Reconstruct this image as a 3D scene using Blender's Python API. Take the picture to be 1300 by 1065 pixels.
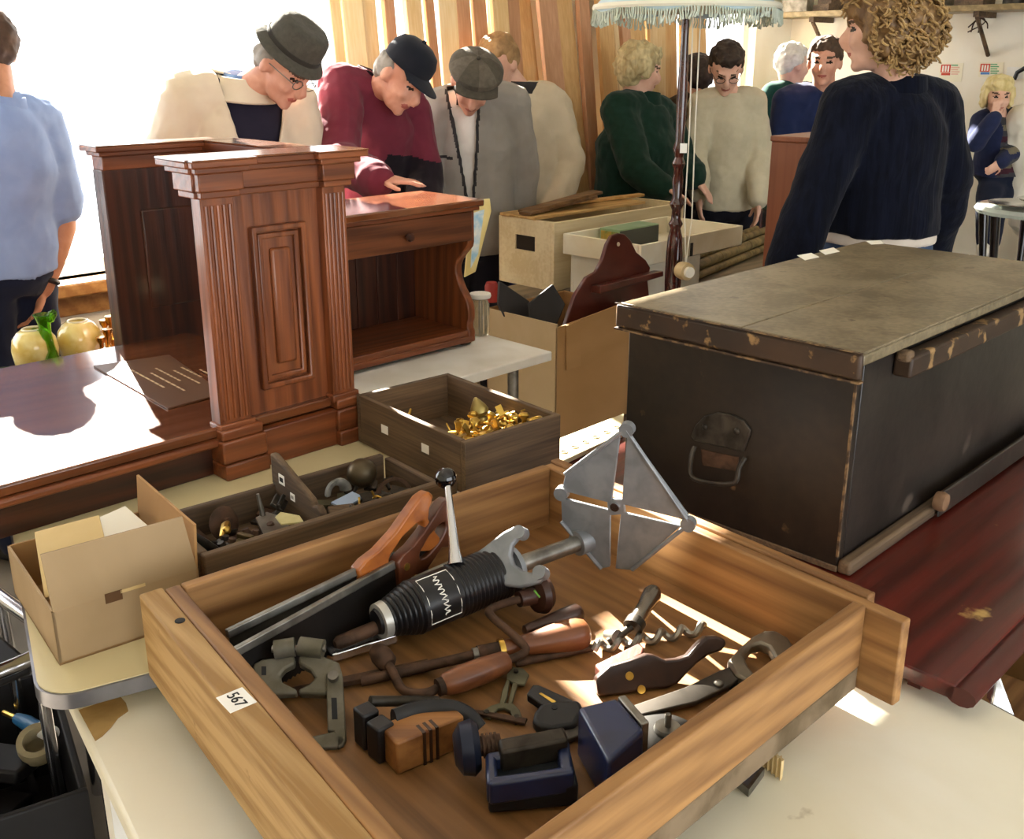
import bpy, bmesh, math, random
from mathutils import Matrix, Vector, noise
import numpy as np
for _o in list(bpy.data.objects): bpy.data.objects.remove(_o, do_unlink=True)
SC = bpy.context.scene
COL = SC.collection
rnd = random.Random(7)
V = Vector
PI = math.pi
# ------------------------------------------------------------------ camera
F, H = 1280.0, 1.6                       # focal length in pixels of the 1300 px wide frame, eye height
PITCH = math.atan(407.5 / F)
CP, SP = math.cos(PITCH), math.sin(PITCH)
cd = bpy.data.cameras.new('camera'); cam = bpy.data.objects.new('camera', cd); COL.objects.link(cam)
cam.location = (0, 0, H); cam.rotation_euler = (PI/2 - PITCH, 0, 0)
cd.sensor_width = 36; cd.lens = F / 1300 * 36; cd.shift_y = -45 / 1300; cd.clip_start = .02
SC.camera = cam
# ------------------------------------------------------------------ world, sun, lamps, exposure
w = bpy.data.worlds.new('sky'); SC.world = w; w.use_nodes = True
w.node_tree.nodes['Background'].inputs[0].default_value = (.93, .97, 1, 1)
w.node_tree.nodes['Background'].inputs[1].default_value = 2.6
SUN_AZ = V((.46, -.89, 0)).normalized(); SUN_EL = math.radians(33)
sd = bpy.data.lights.new('sun', 'SUN'); sd.energy = 38; sd.angle = math.radians(.6); sd.color = (1, .94, .82)
so = bpy.data.objects.new('sun', sd); COL.objects.link(so)
so.rotation_euler = (SUN_AZ * math.cos(SUN_EL) + V((0, 0, -math.sin(SUN_EL)))).to_track_quat('-Z', 'Y').to_euler()
SC.view_settings.view_transform = 'Standard'; SC.view_settings.look = 'None'
SC.view_settings.exposure = 1.15; SC.view_settings.gamma = 1; SC.view_settings.use_curve_mapping = False
SC.cycles.use_denoising = True
SC.cycles.max_bounces = 8; SC.cycles.sample_clamp_indirect = 6
# ------------------------------------------------------------------ pixels to places
def ray(x, y):
    u = (x - 650) / F; v = (487.5 - y) / F
    return V((u, CP + v * SP, -SP + v * CP))
def atz(x, y, z):                         # where the sight line of a photo pixel meets the level z
    d = ray(x, y); return V((0, 0, H)) + d * ((z - H) / d.z)
def aty(x, y, Y):                         # where it meets the upright plane at depth Y
    d = ray(x, y); return V((0, 0, H)) + d * (Y / d.y)
D1 = V((math.sqrt(.5), math.sqrt(.5), 0)); D2 = V((math.sqrt(.5), -math.sqrt(.5), 0)); UP = V((0, 0, 1))
R45 = math.radians(45)
def plane3(a, b, c):                      # a plane through three points -> function pixel -> point on it
    n = (b - a).cross(c - a).normalized()
    if n.z < 0 or (abs(n.z) < 1e-6 and n.y > 0): n = -n
    def f(x, y):
        d = ray(x, y); o = V((0, 0, H))
        return o + d * ((a - o).dot(n) / d.dot(n))
    return f, n
# ------------------------------------------------------------------ materials
def lin(h):
    if not isinstance(h, str): return tuple(h) + (1,)
    r = [int(h[i:i+2], 16) / 255 for i in (0, 2, 4)]
    return tuple((c / 12.92 if c <= .04045 else ((c + .055) / 1.055) ** 2.4) for c in r) + (1,)
MATS = {}
def mat(name, col, col2=None, rough=.6, metal=0, scale=8, stretch=(1, 1, 1), bump=0, wear=None, spec=.5, coat=0,
        trans=0, wave=0, lo=.35, hi=.65, alpha=1, ior=1.45, sheen=0, emit=0, fine=0):
    if name in MATS: return MATS[name]
    m = bpy.data.materials.new(name); m.use_nodes = True; MATS[name] = m
    nt = m.node_tree; N = nt.nodes; L = nt.links; b = N['Principled BSDF']
    b.inputs['Roughness'].default_value = rough; b.inputs['Metallic'].default_value = metal
    b.inputs['Specular IOR Level'].default_value = spec; b.inputs['Coat Weight'].default_value = coat
    b.inputs['Coat Roughness'].default_value = .12
    b.inputs['Transmission Weight'].default_value = trans; b.inputs['IOR'].default_value = ior
    b.inputs['Alpha'].default_value = alpha; b.inputs['Sheen Weight'].default_value = sheen
    b.inputs['Base Color'].default_value = lin(col)
    if emit:
        b.inputs['Emission Color'].default_value = lin(col); b.inputs['Emission Strength'].default_value = emit
    if col2 is None and not bump and not wear: return m
    tc = N.new('ShaderNodeTexCoord'); mp = N.new('ShaderNodeMapping')
    mp.inputs['Scale'].default_value = [s * scale for s in stretch]
    L.new(tc.outputs['Object'], mp.inputs[0])
    nz = N.new('ShaderNodeTexNoise'); nz.inputs['Scale'].default_value = 1; nz.inputs['Detail'].default_value = 5
    nz.inputs['Distortion'].default_value = .4
    L.new(mp.outputs[0], nz.inputs['Vector']); fac = nz.outputs['Fac']
    if wave:
        wv = N.new('ShaderNodeTexWave'); wv.wave_type = 'BANDS'; wv.bands_direction = 'DIAGONAL'
        wv.inputs['Scale'].default_value = wave; wv.inputs['Distortion'].default_value = 6
        wv.inputs['Detail'].default_value = 2; wv.inputs['Detail Scale'].default_value = .7
        L.new(mp.outputs[0], wv.inputs['Vector'])
        mx = N.new('ShaderNodeMath'); mx.operation = 'MULTIPLY_ADD'; mx.inputs[1].default_value = .22
        L.new(wv.outputs['Fac'], mx.inputs[0])
        ms = N.new('ShaderNodeMath'); ms.operation = 'MULTIPLY'; ms.inputs[1].default_value = .8
        L.new(nz.outputs['Fac'], ms.inputs[0]); L.new(ms.outputs[0], mx.inputs[2]); fac = mx.outputs[0]
    if fine:                              # fine pores and streaks along the grain
        m3 = N.new('ShaderNodeMapping'); m3.inputs['Scale'].default_value = [s_ * scale * (9 if s_ > .5 else 5) for s_ in stretch]
        L.new(tc.outputs['Object'], m3.inputs[0]); n3 = N.new('ShaderNodeTexNoise'); n3.inputs['Scale'].default_value = 1; n3.inputs['Detail'].default_value = 3
        L.new(m3.outputs[0], n3.inputs['Vector']); a3 = N.new('ShaderNodeMath'); a3.operation = 'SUBTRACT'; a3.inputs[1].default_value = .5; L.new(n3.outputs['Fac'], a3.inputs[0])
        b3 = N.new('ShaderNodeMath'); b3.operation = 'MULTIPLY_ADD'; b3.inputs[1].default_value = fine; L.new(a3.outputs[0], b3.inputs[0]); L.new(fac, b3.inputs[2]); fac = b3.outputs[0]
    rp = N.new('ShaderNodeValToRGB'); rp.color_ramp.elements[0].position = lo; rp.color_ramp.elements[1].position = hi
    rp.color_ramp.elements[0].color = lin(col); rp.color_ramp.elements[1].color = lin(col2 or col)
    L.new(fac, rp.inputs[0]); out = rp.outputs[0]
    if wear:                              # (colour, scale, threshold): scuffs with a shape of their own
        n2 = N.new('ShaderNodeTexNoise'); n2.inputs['Scale'].default_value = wear[1]; n2.inputs['Detail'].default_value = 6
        L.new(tc.outputs['Object'], n2.inputs['Vector'])
        r2 = N.new('ShaderNodeValToRGB'); r2.color_ramp.elements[0].position = wear[2]; r2.color_ramp.elements[1].position = wear[2] + .05
        L.new(n2.outputs['Fac'], r2.inputs[0])
        mix = N.new('ShaderNodeMix'); mix.data_type = 'RGBA'
        L.new(r2.outputs[0], mix.inputs[0]); L.new(out, mix.inputs[6]); mix.inputs[7].default_value = lin(wear[0]); out = mix.outputs[2]
    L.new(out, b.inputs['Base Color'])
    if bump:
        bp = N.new('ShaderNodeBump'); bp.inputs['Strength'].default_value = bump; bp.inputs['Distance'].default_value = .01
        L.new(fac, bp.inputs['Height']); L.new(bp.outputs[0], b.inputs['Normal'])
    return m
def wood(name, c, c2, axis='x', scale=9, rough=.5, **k):
    st = {'x': (.06, 1, 1), 'y': (1, .06, 1), 'z': (1, 1, .06)}[axis]
    k.setdefault('bump', .12); k.setdefault('wave', 1.2); k.setdefault('fine', .55)
    return mat(name + '_' + axis, c, c2, rough=rough, scale=scale, stretch=st, **k)
def cloth(name, c, c2=None, scale=14, **k):
    k.setdefault('rough', .95); k.setdefault('sheen', .1); k.setdefault('spec', .1); k.setdefault('bump', .25)
    k.setdefault('lo', .15); k.setdefault('hi', .85)
    return mat(name, c, c2 or c, scale=scale, **k)
# ------------------------------------------------------------------ mesh building
def frame(p, z, x=None):                  # matrix: local z along z, local x near x
    z = V(z).normalized(); x = V(x) if x is not None else (V((1, 0, 0)) if abs(z.x) < .9 else V((0, 1, 0)))
    y = z.cross(x).normalized(); x = y.cross(z)
    return Matrix(((x.x, y.x, z.x, p[0]), (x.y, y.y, z.y, p[1]), (x.z, y.z, z.z, p[2]), (0, 0, 0, 1)))
def place(p, rz=0, rx=0, ry=0):
    return Matrix.Translation(p) @ Matrix.Rotation(rz, 4, 'Z') @ Matrix.Rotation(ry, 4, 'Y') @ Matrix.Rotation(rx, 4, 'X')
ROOTM = {}
class G:
    def __init__(s): s.v = []; s.f = []
    def add(s, vs, fs, T=None):
        n = len(s.v)
        s.v += [(T @ V(v)) if T is not None else V(v) for v in vs]
        s.f += [[i + n for i in f] for f in fs]; return s
    def box(s, a, b, T=None):
        x0, y0, z0 = [min(a[i], b[i]) for i in range(3)]; x1, y1, z1 = [max(a[i], b[i]) for i in range(3)]
        return s.add([(x0,y0,z0),(x1,y0,z0),(x1,y1,z0),(x0,y1,z0),(x0,y0,z1),(x1,y0,z1),(x1,y1,z1),(x0,y1,z1)],
                     [(3,2,1,0),(4,5,6,7),(0,1,5,4),(1,2,6,5),(2,3,7,6),(3,0,4,7)], T)
    def loft(s, rings, T=None, closed=False, caps=True):
        n = len(rings[0]); vs = [p for r in rings for p in r]; fs = []
        m = len(rings)
        for k in range(m if closed else m - 1):
            a = k * n; b = ((k + 1) % m) * n
            for i in range(n):
                j = (i + 1) % n; fs.append((a + i, a + j, b + j, b + i))
        if caps and not closed:
            fs.append(tuple(range(n - 1, -1, -1))); fs.append(tuple(range((m - 1) * n, m * n)))
        return s.add(vs, fs, T)
    def tube(s, pts, r, n=10, closed=False, T=None, flat=1.0, up=None):
        pts = [V(p) for p in pts]; m = len(pts)
        rs = list(r) if isinstance(r, (list, tuple)) else [r] * m
        rings = []; nx = None
        for k in range(m):
            if closed: t = pts[(k + 1) % m] - pts[k - 1]
            else: t = pts[min(k + 1, m - 1)] - pts[max(k - 1, 0)]
            t = t.normalized() if t.length > 1e-9 else V((0, 0, 1))
            if nx is None:
                a = V(up) if up else (V((0, 0, 1)) if abs(t.z) < .9 else V((1, 0, 0)))
                nx = (a - t * a.dot(t)).normalized()
            else:
                nx = nx - t * nx.dot(t)
                nx = nx.normalized() if nx.length > 1e-6 else V((1, 0, 0))
            ny = t.cross(nx)
            rings.append([pts[k] + nx * math.cos(2*PI*i/n) * rs[k] * flat + ny * math.sin(2*PI*i/n) * rs[k] for i in range(n)])
        return s.loft(rings, T, closed)
    def cyl(s, p, q, r, r2=None, n=16, T=None): return s.tube([p, q], [r, r if r2 is None else r2], n, T=T)
    def lathe(s, prof, n=24, T=None):
        return s.loft([[(max(r, 1e-4) * math.cos(2*PI*i/n), max(r, 1e-4) * math.sin(2*PI*i/n), z) for i in range(n)] for r, z in prof], T)
    def prism(s, poly, z0, z1, T=None):
        a = sum(poly[i][0]*poly[(i+1) % len(poly)][1] - poly[(i+1) % len(poly)][0]*poly[i][1] for i in range(len(poly)))
        if a < 0: poly = poly[::-1]
        return s.loft([[(p[0], p[1], z0) for p in poly], [(p[0], p[1], z1) for p in poly]], T)
    def ring(s, outer, inner, z0, z1, T=None):   # a plate with a hole, equal counts
        n = len(outer); L = []
        L.append([(p[0], p[1], z1) for p in outer]); L.append([(p[0], p[1], z1) for p in inner])
        L.append([(p[0], p[1], z0) for p in inner]); L.append([(p[0], p[1], z0) for p in outer])
        return s.loft(L, T, closed=True)
    def ell(s, c, r, T=None, n=14):
        r = (r, r, r) if isinstance(r, (int, float)) else r
        rings = []; m = n // 2 + 1
        for k in range(m + 1):
            a = -PI/2 + PI * k / m; ca = max(math.cos(a), 1e-3)
            rings.append([(c[0] + r[0]*ca*math.cos(2*PI*i/n), c[1] + r[1]*ca*math.sin(2*PI*i/n), c[2] + r[2]*math.sin(a)) for i in range(n)])
        return s.loft(rings, T)
    def slab(s, pts, n, th):                     # outline of 3-D points given thickness against the normal
        return s.loft([[p - n * th for p in pts], list(pts)])
    def mesh(s, name, inv=None):
        me = bpy.data.meshes.new(name)
        me.from_pydata([tuple(inv @ v) if inv is not None else tuple(v) for v in s.v], [], s.f); me.update()
        bm = bmesh.new(); bm.from_mesh(me); bmesh.ops.recalc_face_normals(bm, faces=bm.faces); bm.to_mesh(me); bm.free()
        return me
    def build(s, name, m, parent=None, bevel=0, smooth=True, world=True, sub=0, ang=40, label=None, seg=2):
        root = parent
        while root is not None and root.parent is not None: root = root.parent
        inv = ROOTM[root.name].inverted() if (world and root is not None) else None
        me = s.mesh(name, inv); o = bpy.data.objects.new(name, me); COL.objects.link(o)
        for mm in (m if isinstance(m, list) else [m]): me.materials.append(mm)
        if smooth:
            me.polygons.foreach_set('use_smooth', [True] * len(me.polygons)); me.set_sharp_from_angle(angle=math.radians(ang))
        if sub:
            q = o.modifiers.new('sub', 'SUBSURF'); q.levels = sub; q.render_levels = sub
        if bevel:
            q = o.modifiers.new('bevel', 'BEVEL'); q.width = bevel; q.segments = seg; q.limit_method = 'ANGLE'; q.angle_limit = math.radians(40)
        if parent is not None: o.parent = parent
        if label: o['label'] = label
        return o
def thing(name, label, cat, loc=(0, 0, 0), rz=0, group=None):
    o = bpy.data.objects.new(name, None); COL.objects.link(o); o.empty_display_size = .05
    o.location = loc; o.rotation_euler = (0, 0, rz); ROOTM[o.name] = place(V(loc), rz)
    tag(o, label, cat, group); return o
def tag(o, label, cat, group=None):
    o['label'] = label; o['category'] = cat
    if group: o['group'] = group
    return o
def solo(g, name, m, label, cat, loc=None, rz=0, group=None, **k):   # a thing that is one mesh, origin at its base
    if loc is None:
        n = len(g.v); loc = V((sum(v.x for v in g.v)/n, sum(v.y for v in g.v)/n, min(v.z for v in g.v)))
    M0 = place(V(loc), rz); inv = M0.inverted(); g.v = [inv @ v for v in g.v]
    o = g.build(name, m, None, world=False, **k); o.location = loc; o.rotation_euler = (0, 0, rz)
    ROOTM[o.name] = M0
    return tag(o, label, cat, group)
def struct(g, name, m, parent=None, **k):
    k.setdefault('world', False)
    o = g.build(name, m, parent, **k)
    if parent is None: o['kind'] = 'structure'; ROOTM[o.name] = Matrix()
    return o
def text(name, body, size, m, parent, T, ext=.0004):
    cu = bpy.data.curves.new(name, 'FONT'); cu.body = body; cu.size = size; cu.extrude = ext; cu.align_x = 'CENTER'; cu.align_y = 'CENTER'
    o = bpy.data.objects.new(name, cu); COL.objects.link(o)
    dg = bpy.context.evaluated_depsgraph_get(); me = bpy.data.meshes.new_from_object(o.evaluated_get(dg))
    bpy.data.objects.remove(o, do_unlink=True); me.name = name
    o = bpy.data.objects.new(name, me); COL.objects.link(o); me.materials.append(m)
    root = parent
    while root.parent is not None: root = root.parent
    o.parent = parent; o.matrix_basis = ROOTM[root.name].inverted() @ T
    return o
def spline(pts, k=6):                            # smooth path through points
    pts = [V(p) for p in pts]; out = []
    P = [pts[0] * 2 - pts[1]] + pts + [pts[-1] * 2 - pts[-2]]
    for i in range(1, len(P) - 2):
        for j in range(k):
            t = j / k
            out.append(.5 * ((2*P[i]) + (P[i+1] - P[i-1]) * t + (2*P[i-1] - 5*P[i] + 4*P[i+1] - P[i+2]) * t*t + (-P[i-1] + 3*P[i] - 3*P[i+1] + P[i+2]) * t**3))
    return out + [pts[-1]]
# ================================================================== materials in use
PLASTER = mat('cream_plaster', 'f6f0e0', 'ece2cb', rough=.9, scale=2.5, bump=.05)
CONCRETE = mat('grey_concrete', '8d8578', '6f685e', rough=.85, scale=3, bump=.1)
WHITEPAINT = mat('white_paint', 'f1eee6', 'e2ddd0', rough=.6, scale=6)
GLASS = mat('window_glass', 'ffffff', rough=.0, spec=.3, alpha=.06)
SILLWOOD = wood('sill_oak', 'a9793f', '8a5c2a', 'x')
OAK = {a: wood('red_oak', '8a4c28', '5a2d16', a, scale=14, rough=.38, coat=.25, lo=.3, hi=.75) for a in 'xyz'}
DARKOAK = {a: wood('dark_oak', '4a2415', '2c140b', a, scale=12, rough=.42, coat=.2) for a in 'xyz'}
PINE = {a: wood('drawer_pine', 'a87c4a', '6b4726', a, scale=10, rough=.6, lo=.25, hi=.75, wave=1.6) for a in 'xyz'}
PINEEDGE = wood('pine_edge', 'b99663', '96713f', 'y', scale=16, rough=.7, wear=('7d5a33', 18, .66))
FORMICA = mat('cream_formica', 'ddd0a4', 'd2c394', rough=.35, scale=3)
FORMWHITE = mat('worn_white_formica', 'f0ebdb', 'e4dcc2', rough=.4, scale=2.5, wear=('a08f68', 9, .7))
CHROME = mat('chrome', 'd5d5d8', rough=.18, metal=1)
STEEL = mat('dull_steel', '9a978f', '6b6760', rough=.42, metal=.9, scale=20)
GREYSTEEL = mat('grey_cast_metal', '8f9296', '7c7f83', rough=.5, metal=.55, scale=30)
IRON = mat('dark_iron', '4a443c', '2b2620', rough=.5, metal=.7, scale=30, bump=.15)
RUST = mat('rusty_iron', '5a4130', '352519', rough=.7, metal=.45, scale=35, bump=.25)
BRASS = mat('brass', 'd8b45a', 'a8833a', rough=.3, metal=.95, scale=25)
CARD = mat('cardboard', 'b08656', 'a07848', rough=.85, scale=5, stretch=(.3, 1, 1), bump=.03)
CARDPALE = mat('pale_cardboard', 'ab9270', '9c8360', rough=.85, scale=4, bump=.03)
PAPER = mat('white_paper', 'f4f0e2', rough=.9)
BUFF = mat('buff_paper', 'dcc391', 'd2b67f', rough=.9, scale=6)
BLACKPAINT = mat('black_chest_paint', '15100c', '261d15', rough=.45, scale=5, bump=.1, wear=('5f4830', 15, .69), fine=.5)
BLACKSIDE = mat('black_chest_side', '130f0e', '2a2420', rough=.4, scale=4, bump=.1, wear=('4c423a', 6, .68), fine=.5, coat=.1)
LIDTOP = mat('worn_grey_lid', col='86785e', col2='665a44', fine=.6, rough=.42, scale=9, bump=.08, wear=('5a4c38', 24, .66))
LIDLIP = mat('chipped_lid_lip', '2a1d13', '3d2a1a', rough=.55, scale=9, wear=('8f7048', 26, .585), stretch=(1, 1, 1))
MAHOG = wood('red_mahogany', '5e1a10', '401009', 'x', scale=8, rough=.33, coat=.3, wear=('b8975a', 11, .69))
BOXWOOD = {a: wood('grimy_box_wood', '6e5840', '4a3a2c', a, scale=22, rough=.75, wave=0) for a in 'xyz'}
DARKMAHOG = mat('dark_mahogany', '5e2a1e', '451a12', rough=.32, scale=9, stretch=(.2, 1, 1), coat=.3)
BLACKPLASTIC = mat('black_plastic', '151416', rough=.35)
BLACKSATIN = mat('black_satin', '1c1a1a', '121011', rough=.5, scale=20)
HANDLEWOOD = mat('tool_handle_wood', '7d4a28', '57301a', rough=.42, scale=30, stretch=(.2, 1, 1), coat=.15)
ORANGEWOOD = mat('beech_saw_handle', 'a75f24', '85461a', rough=.35, scale=30, coat=.3)
DARKWOOD = mat('dark_rosewood', '3a2318', '26150e', rough=.4, scale=30, coat=.1)
LABELWHITE = mat('label_white', 'f2efe8', rough=.7)
INK = mat('black_ink', '1a1a1c', rough=.8)
# ================================================================== the room
CORNER = V((1.83, 7.0, 0)); RM = place(CORNER, R45)        # room axes: x along the window wall, y out through it
CEIL = 3.3
def rbox(g, a, b): return g.box(a, b, RM)
struct(rbox(G(), (-9.5, -7, -.1), (.3, .3, 0)), 'floor', CONCRETE)
struct(rbox(G(), (-9.5, -7, CEIL), (.3, .3, CEIL + .1)), 'ceiling', WHITEPAINT)
# window wall: pieces around the openings
W1 = (-6.9, -2.75, .86, 2.98); W2 = (-1.36, -.42, .95, 2.6)
g = G()
for a, b in (((-9.5, 0, 0), (W1[0], .22, CEIL)), ((W1[0], 0, 0), (W1[1], .22, W1[2])), ((W1[0], 0, W1[3]), (W1[1], .22, CEIL)),
             ((W1[1], 0, 0), (W2[0], .22, CEIL)), ((W2[0], 0, 0), (W2[1], .22, W2[2])), ((W2[0], 0, W2[3]), (W2[1], .22, CEIL)),
             ((W2[1], 0, 0), (.2, .22, CEIL))): rbox(g, a, b)
struct(g, 'wall_left', PLASTER)
struct(rbox(G(), (0, -7, 0), (.2, 0, CEIL)), 'wall_back', PLASTER)
struct(rbox(G(), (-9.5, -7, 0), (-9.3, 0, CEIL)), 'wall_far_left', PLASTER)
g = G()                                                     # wall behind the camera; its unseen wide opening is added for fill light
for a, b in (((-9.5, -7.2, 0), (-8.3, -7, CEIL)), ((-3.2, -7.2, 0), (.2, -7, CEIL)), ((-8.3, -7.2, 2.7), (-3.2, -7, CEIL))): rbox(g, a, b)
struct(g, 'wall_front', PLASTER)
for k, W in enumerate((W1, W2)):
    g = G(); e = .05
    rbox(g, (W[0], .06, W[2]), (W[1], .14, W[2] + e)); rbox(g, (W[0], .06, W[3] - e), (W[1], .14, W[3]))
    rbox(g, (W[0], .06, W[2]), (W[0] + e, .14, W[3])); rbox(g, (W[1] - e, .06, W[2]), (W[1], .14, W[3]))
    fr = struct(g, 'window_%d' % (k + 1), WHITEPAINT)
    if k == 0:
        # glass lower left, taller behind the planks; unseen panels added above to block sun
        for x0, x1, zt in ((W[0], -4.4, 2.2), (-4.4, W[1], 2.42)):
            struct(rbox(G(), (x0 + .03, .095, W[2] + .04), (x1 - .03, .1, zt)), 'pane', GLASS, fr)
            if x1 < -4: struct(rbox(G(), (x0, .06, zt), (x1, .16, 2.98)), 'sun_blocking_panel', WHITEPAINT, fr)
            else: struct(rbox(G(), (x0, .06, zt), (x1, .16, 2.72)), 'sun_blocking_panel', WHITEPAINT, fr)
        struct(rbox(G(), (-4.42, .065, W[2]), (-4.38, .135, 2.2)), 'mullion', WHITEPAINT, fr)
        struct(rbox(G(), (-3.72, .06, 2.72), (W[1], .16, 2.98)), 'sun_blocking_panel', WHITEPAINT, fr)
        struct(rbox(G(), (-4.36, .095, 2.72), (-3.74, .1, 2.95)), 'pane', GLASS, fr)  # unseen top pane, added to let a sun stripe onto the tray
        struct(rbox(G(), (W[0], -.1, W[2] - .05), (W[1], .06, W[2])), 'sill', SILLWOOD, fr, bevel=.008)
        struct(rbox(G(), (W[0], -.03, W[2] - .13), (W[1], 0, W[2] - .05)), 'apron', SILLWOOD, fr, bevel=.005)
    else: struct(rbox(G(), (W[0] + .04, .095, W[2] + .04), (W[1] - .04, .1, W[3] - .04)), 'pane', GLASS, fr)
# ================================================================== timber planks on the window wall
PLK = [wood('plank_a', 'ecd3a4', 'dcba84', 'z', scale=10, rough=.7, wave=0, bump=.05), wood('plank_b', 'dcb67e', 'c79a60', 'z', scale=10, rough=.7, wave=0, bump=.05),
       wood('plank_c', 'cfa07c', 'b98862', 'z', scale=10, rough=.7, wave=0, bump=.05), wood('plank_d', 'f0deb8', 'e4ca98', 'z', scale=10, rough=.7, wave=0, bump=.05)]
PLL = ['pale pine plank leaning on the window wall', 'honey coloured pine plank leaning on the window wall',
       'reddish brown plank leaning on the window wall', 'creamy white pine plank leaning on the window wall']
def wallx(px):                                              # photo column -> room x on the window wall
    k = (px - 650) / F / 1.03
    Yw = 5.17 / (1 - k); return -(7 - Yw) / math.sqrt(.5)
pls = [(408, 14, 0, 3.1), (424, 26, 3, 3.0), (447, 22, 0, 3.1), (470, 13, 2, 3.1), (498, 20, 0, 3.1), (521, 12, 2, 2.9), (541, 24, 3, 3.1),
       (563, 18, 2, 3.0), (583, 17, 2, 2.9), (603, 20, 0, 3.1), (622, 16, 2, 3.0), (645, 26, 1, 1.98), (668, 24, 2, 2.6), (690, 26, 1, 2.2), (710, 14, 2, 2.7),
       (727, 20, 1, 3.0), (742, 9, 3, 2.4), (751, 7, 0, 2.35), (761, 11, 2, 2.5), (780, 26, 1, 2.1), (806, 20, 0, 2.9), (826, 16, 1, 2.4), (846, 20, 0, 2.8),
       (864, 14, 1, 2.2), (884, 17, 0, 1.42), (901, 14, 1, 1.36), (917, 14, 0, 1.3)]
PH = {3.1: 3.05}
for px, wd, kind, ht in pls:
    x = wallx(px); x2 = wallx(px + wd); W_ = abs(x2 - x) * .92
    ft = rnd.uniform(.24, .32) if px < 640 else rnd.uniform(.32, .4) if px < 790 else rnd.uniform(.18, .25); th = rnd.uniform(.02, .032); ht = min(ht, 3.2)
    an = math.atan2(ft, ht); Lp = math.hypot(ft, ht) - .03
    T = RM @ place(V((x, -ft - .03, .005 + th * math.sin(an))), rnd.uniform(-.03, .03), -an, rnd.uniform(-.008, .008))
    # local: z up the plank, leaning back towards the wall (+y)
    solo(G().box((-W_/2, -th, 0), (W_/2, 0, Lp), T), 'timber_plank', PLK[kind], ('short ' if ht < 1.5 else 'cut-down ' if ht < 2.45 else 'tall ') + ('narrow ' if wd < 15 else 'broad ' if wd > 21 else '') + PLL[kind], 'plank', bevel=.003, group='timber planks leaning on the window wall', loc=T.translation, rz=R45)
# ================================================================== tables
def legs(t, pts, z0, z1, r, m, n=12, name='leg', sq=False):
    for p in pts:
        g = G()
        if sq: g.box((p[0] - r, p[1] - r, z0), (p[0] + r, p[1] + r, z1))
        else: g.cyl((p[0], p[1], z0), (p[0], p[1], z1), r, n=n)
        g.build(name, m, t, world=False)
# formica kitchen table
ZT = .755
p0 = atz(60, 887, ZT); p1 = atz(200, 850, ZT); ax = (p1 - p0).normalized(); rzf = math.atan2(ax.y, ax.x)
q = atz(0, 770, ZT); ay = V((-ax.y, ax.x, 0)); org = p0 + ax * ((q - p0).dot(ax) + .035)
FT = thing('formica_table', 'cream formica kitchen table with rounded chrome-banded corners under the open cardboard box', 'table', (org.x, org.y, 0), rzf)
def rrect(x0, y0, x1, y1, r, n=6):
    out = []
    for cx, cy, a0 in ((x1 - r, y1 - r, 0), (x0 + r, y1 - r, 90), (x0 + r, y0 + r, 180), (x1 - r, y0 + r, 270)):
        for k in range(n + 1):
            a = math.radians(a0 + 90 * k / n); out.append((cx + r * math.cos(a), cy + r * math.sin(a)))
    return out
FX, FY = .80, .86
G().prism(rrect(0, 0, FX, FY, .055), .737, ZT).build('table_top', FORMICA, FT, world=False, ang=30)
o_ = rrect(-.004, -.004, FX + .004, FY + .004, .059); i_ = rrect(.001, .001, FX - .001, FY - .001, .054)
G().ring(o_, i_, .729, ZT - .002)\
    .build('edge_band', mat('dull_edge_band', '8b8b92', '75757c', rough=.3, metal=.8, scale=12), FT, world=False)
legs(FT, [(.09, .32), (FX - .09, .34), (.09, FY - .08), (FX - .09, FY - .08)], 0, .737, .016, CHROME)
# trestle under the rear of the oak enclosure
TT = thing('trestle_table', 'plain dark trestle table carrying the back of the oak reading desk', 'table', (-1.0, 2.75, 0), R45)
G().box((-.75, -.02, .715), (.2, .42, .747)).build('table_top', DARKOAK['x'], TT, world=False, bevel=.004)
legs(TT, [(-.68, .05), (.13, .05), (-.68, .37), (.13, .37)], 0, .715, .025, DARKOAK['z'], sq=True)
# red mahogany table
rc = atz(1241, 882, .75)
RT = thing('mahogany_table', 'long red mahogany table with flaked paint spots under the black chest', 'table', (rc.x, rc.y, 0), R45)
G().box((0, .03, .725), (1.3, 1.05, .75)).build('table_top', MAHOG, RT, world=False, bevel=.003)
G().tube([(0, .022, .735), (1.3, .022, .735)], .022, 12, flat=.68).build('rounded_edge', mat('mahogany_edge', '4b130c', '3a0d08', rough=.35, scale=9, coat=.3), RT, world=False)
G().box((.03, .09, .63), (1.26, .11, .725)).build('apron', DARKMAHOG, RT, world=False)
legs(RT, [(.25, .2), (1.2, .13), (.1, .97), (1.2, .97)], 0, .725, .03, DARKMAHOG, sq=True)
# white table under the front of the big drawer
w0 = atz(95, 905, .70); w1 = atz(1240, 882, .70); wax = V((math.cos(math.radians(35)), math.sin(math.radians(35)), 0))
WW = (w1 - w0).dot(wax)
WT = thing('white_worktop_table', 'low white worktop with a torn corner below the big wooden drawer', 'table', (w0.x, w0.y, 0), math.radians(35))
way = V((-wax.y, wax.x, 0))
def wl(px, py):                                             # pixel on the white top -> its own axes
    d = atz(px, py, .70) - V((w0.x, w0.y, .70)); return (d.dot(wax), d.dot(way))
G().box((0, -1.15, .668), (WW, .12, .70)).build('table_top', FORMWHITE, WT, world=False, bevel=.006)
torn = [wl(*p) for p in ((100, 902), (152, 884), (160, 893), (163, 903), (150, 912), (141, 924), (130, 935), (121, 941))]
torn = [(max(a, .0015), b) for a, b in torn]
G().prism(torn, .7002, .7012).build('bare_patch', mat('bare_chipboard', 'b3925a', '9d7c48', rough=.9, scale=25), WT, world=False, label='torn patch of bare brown board at the corner')
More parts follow.
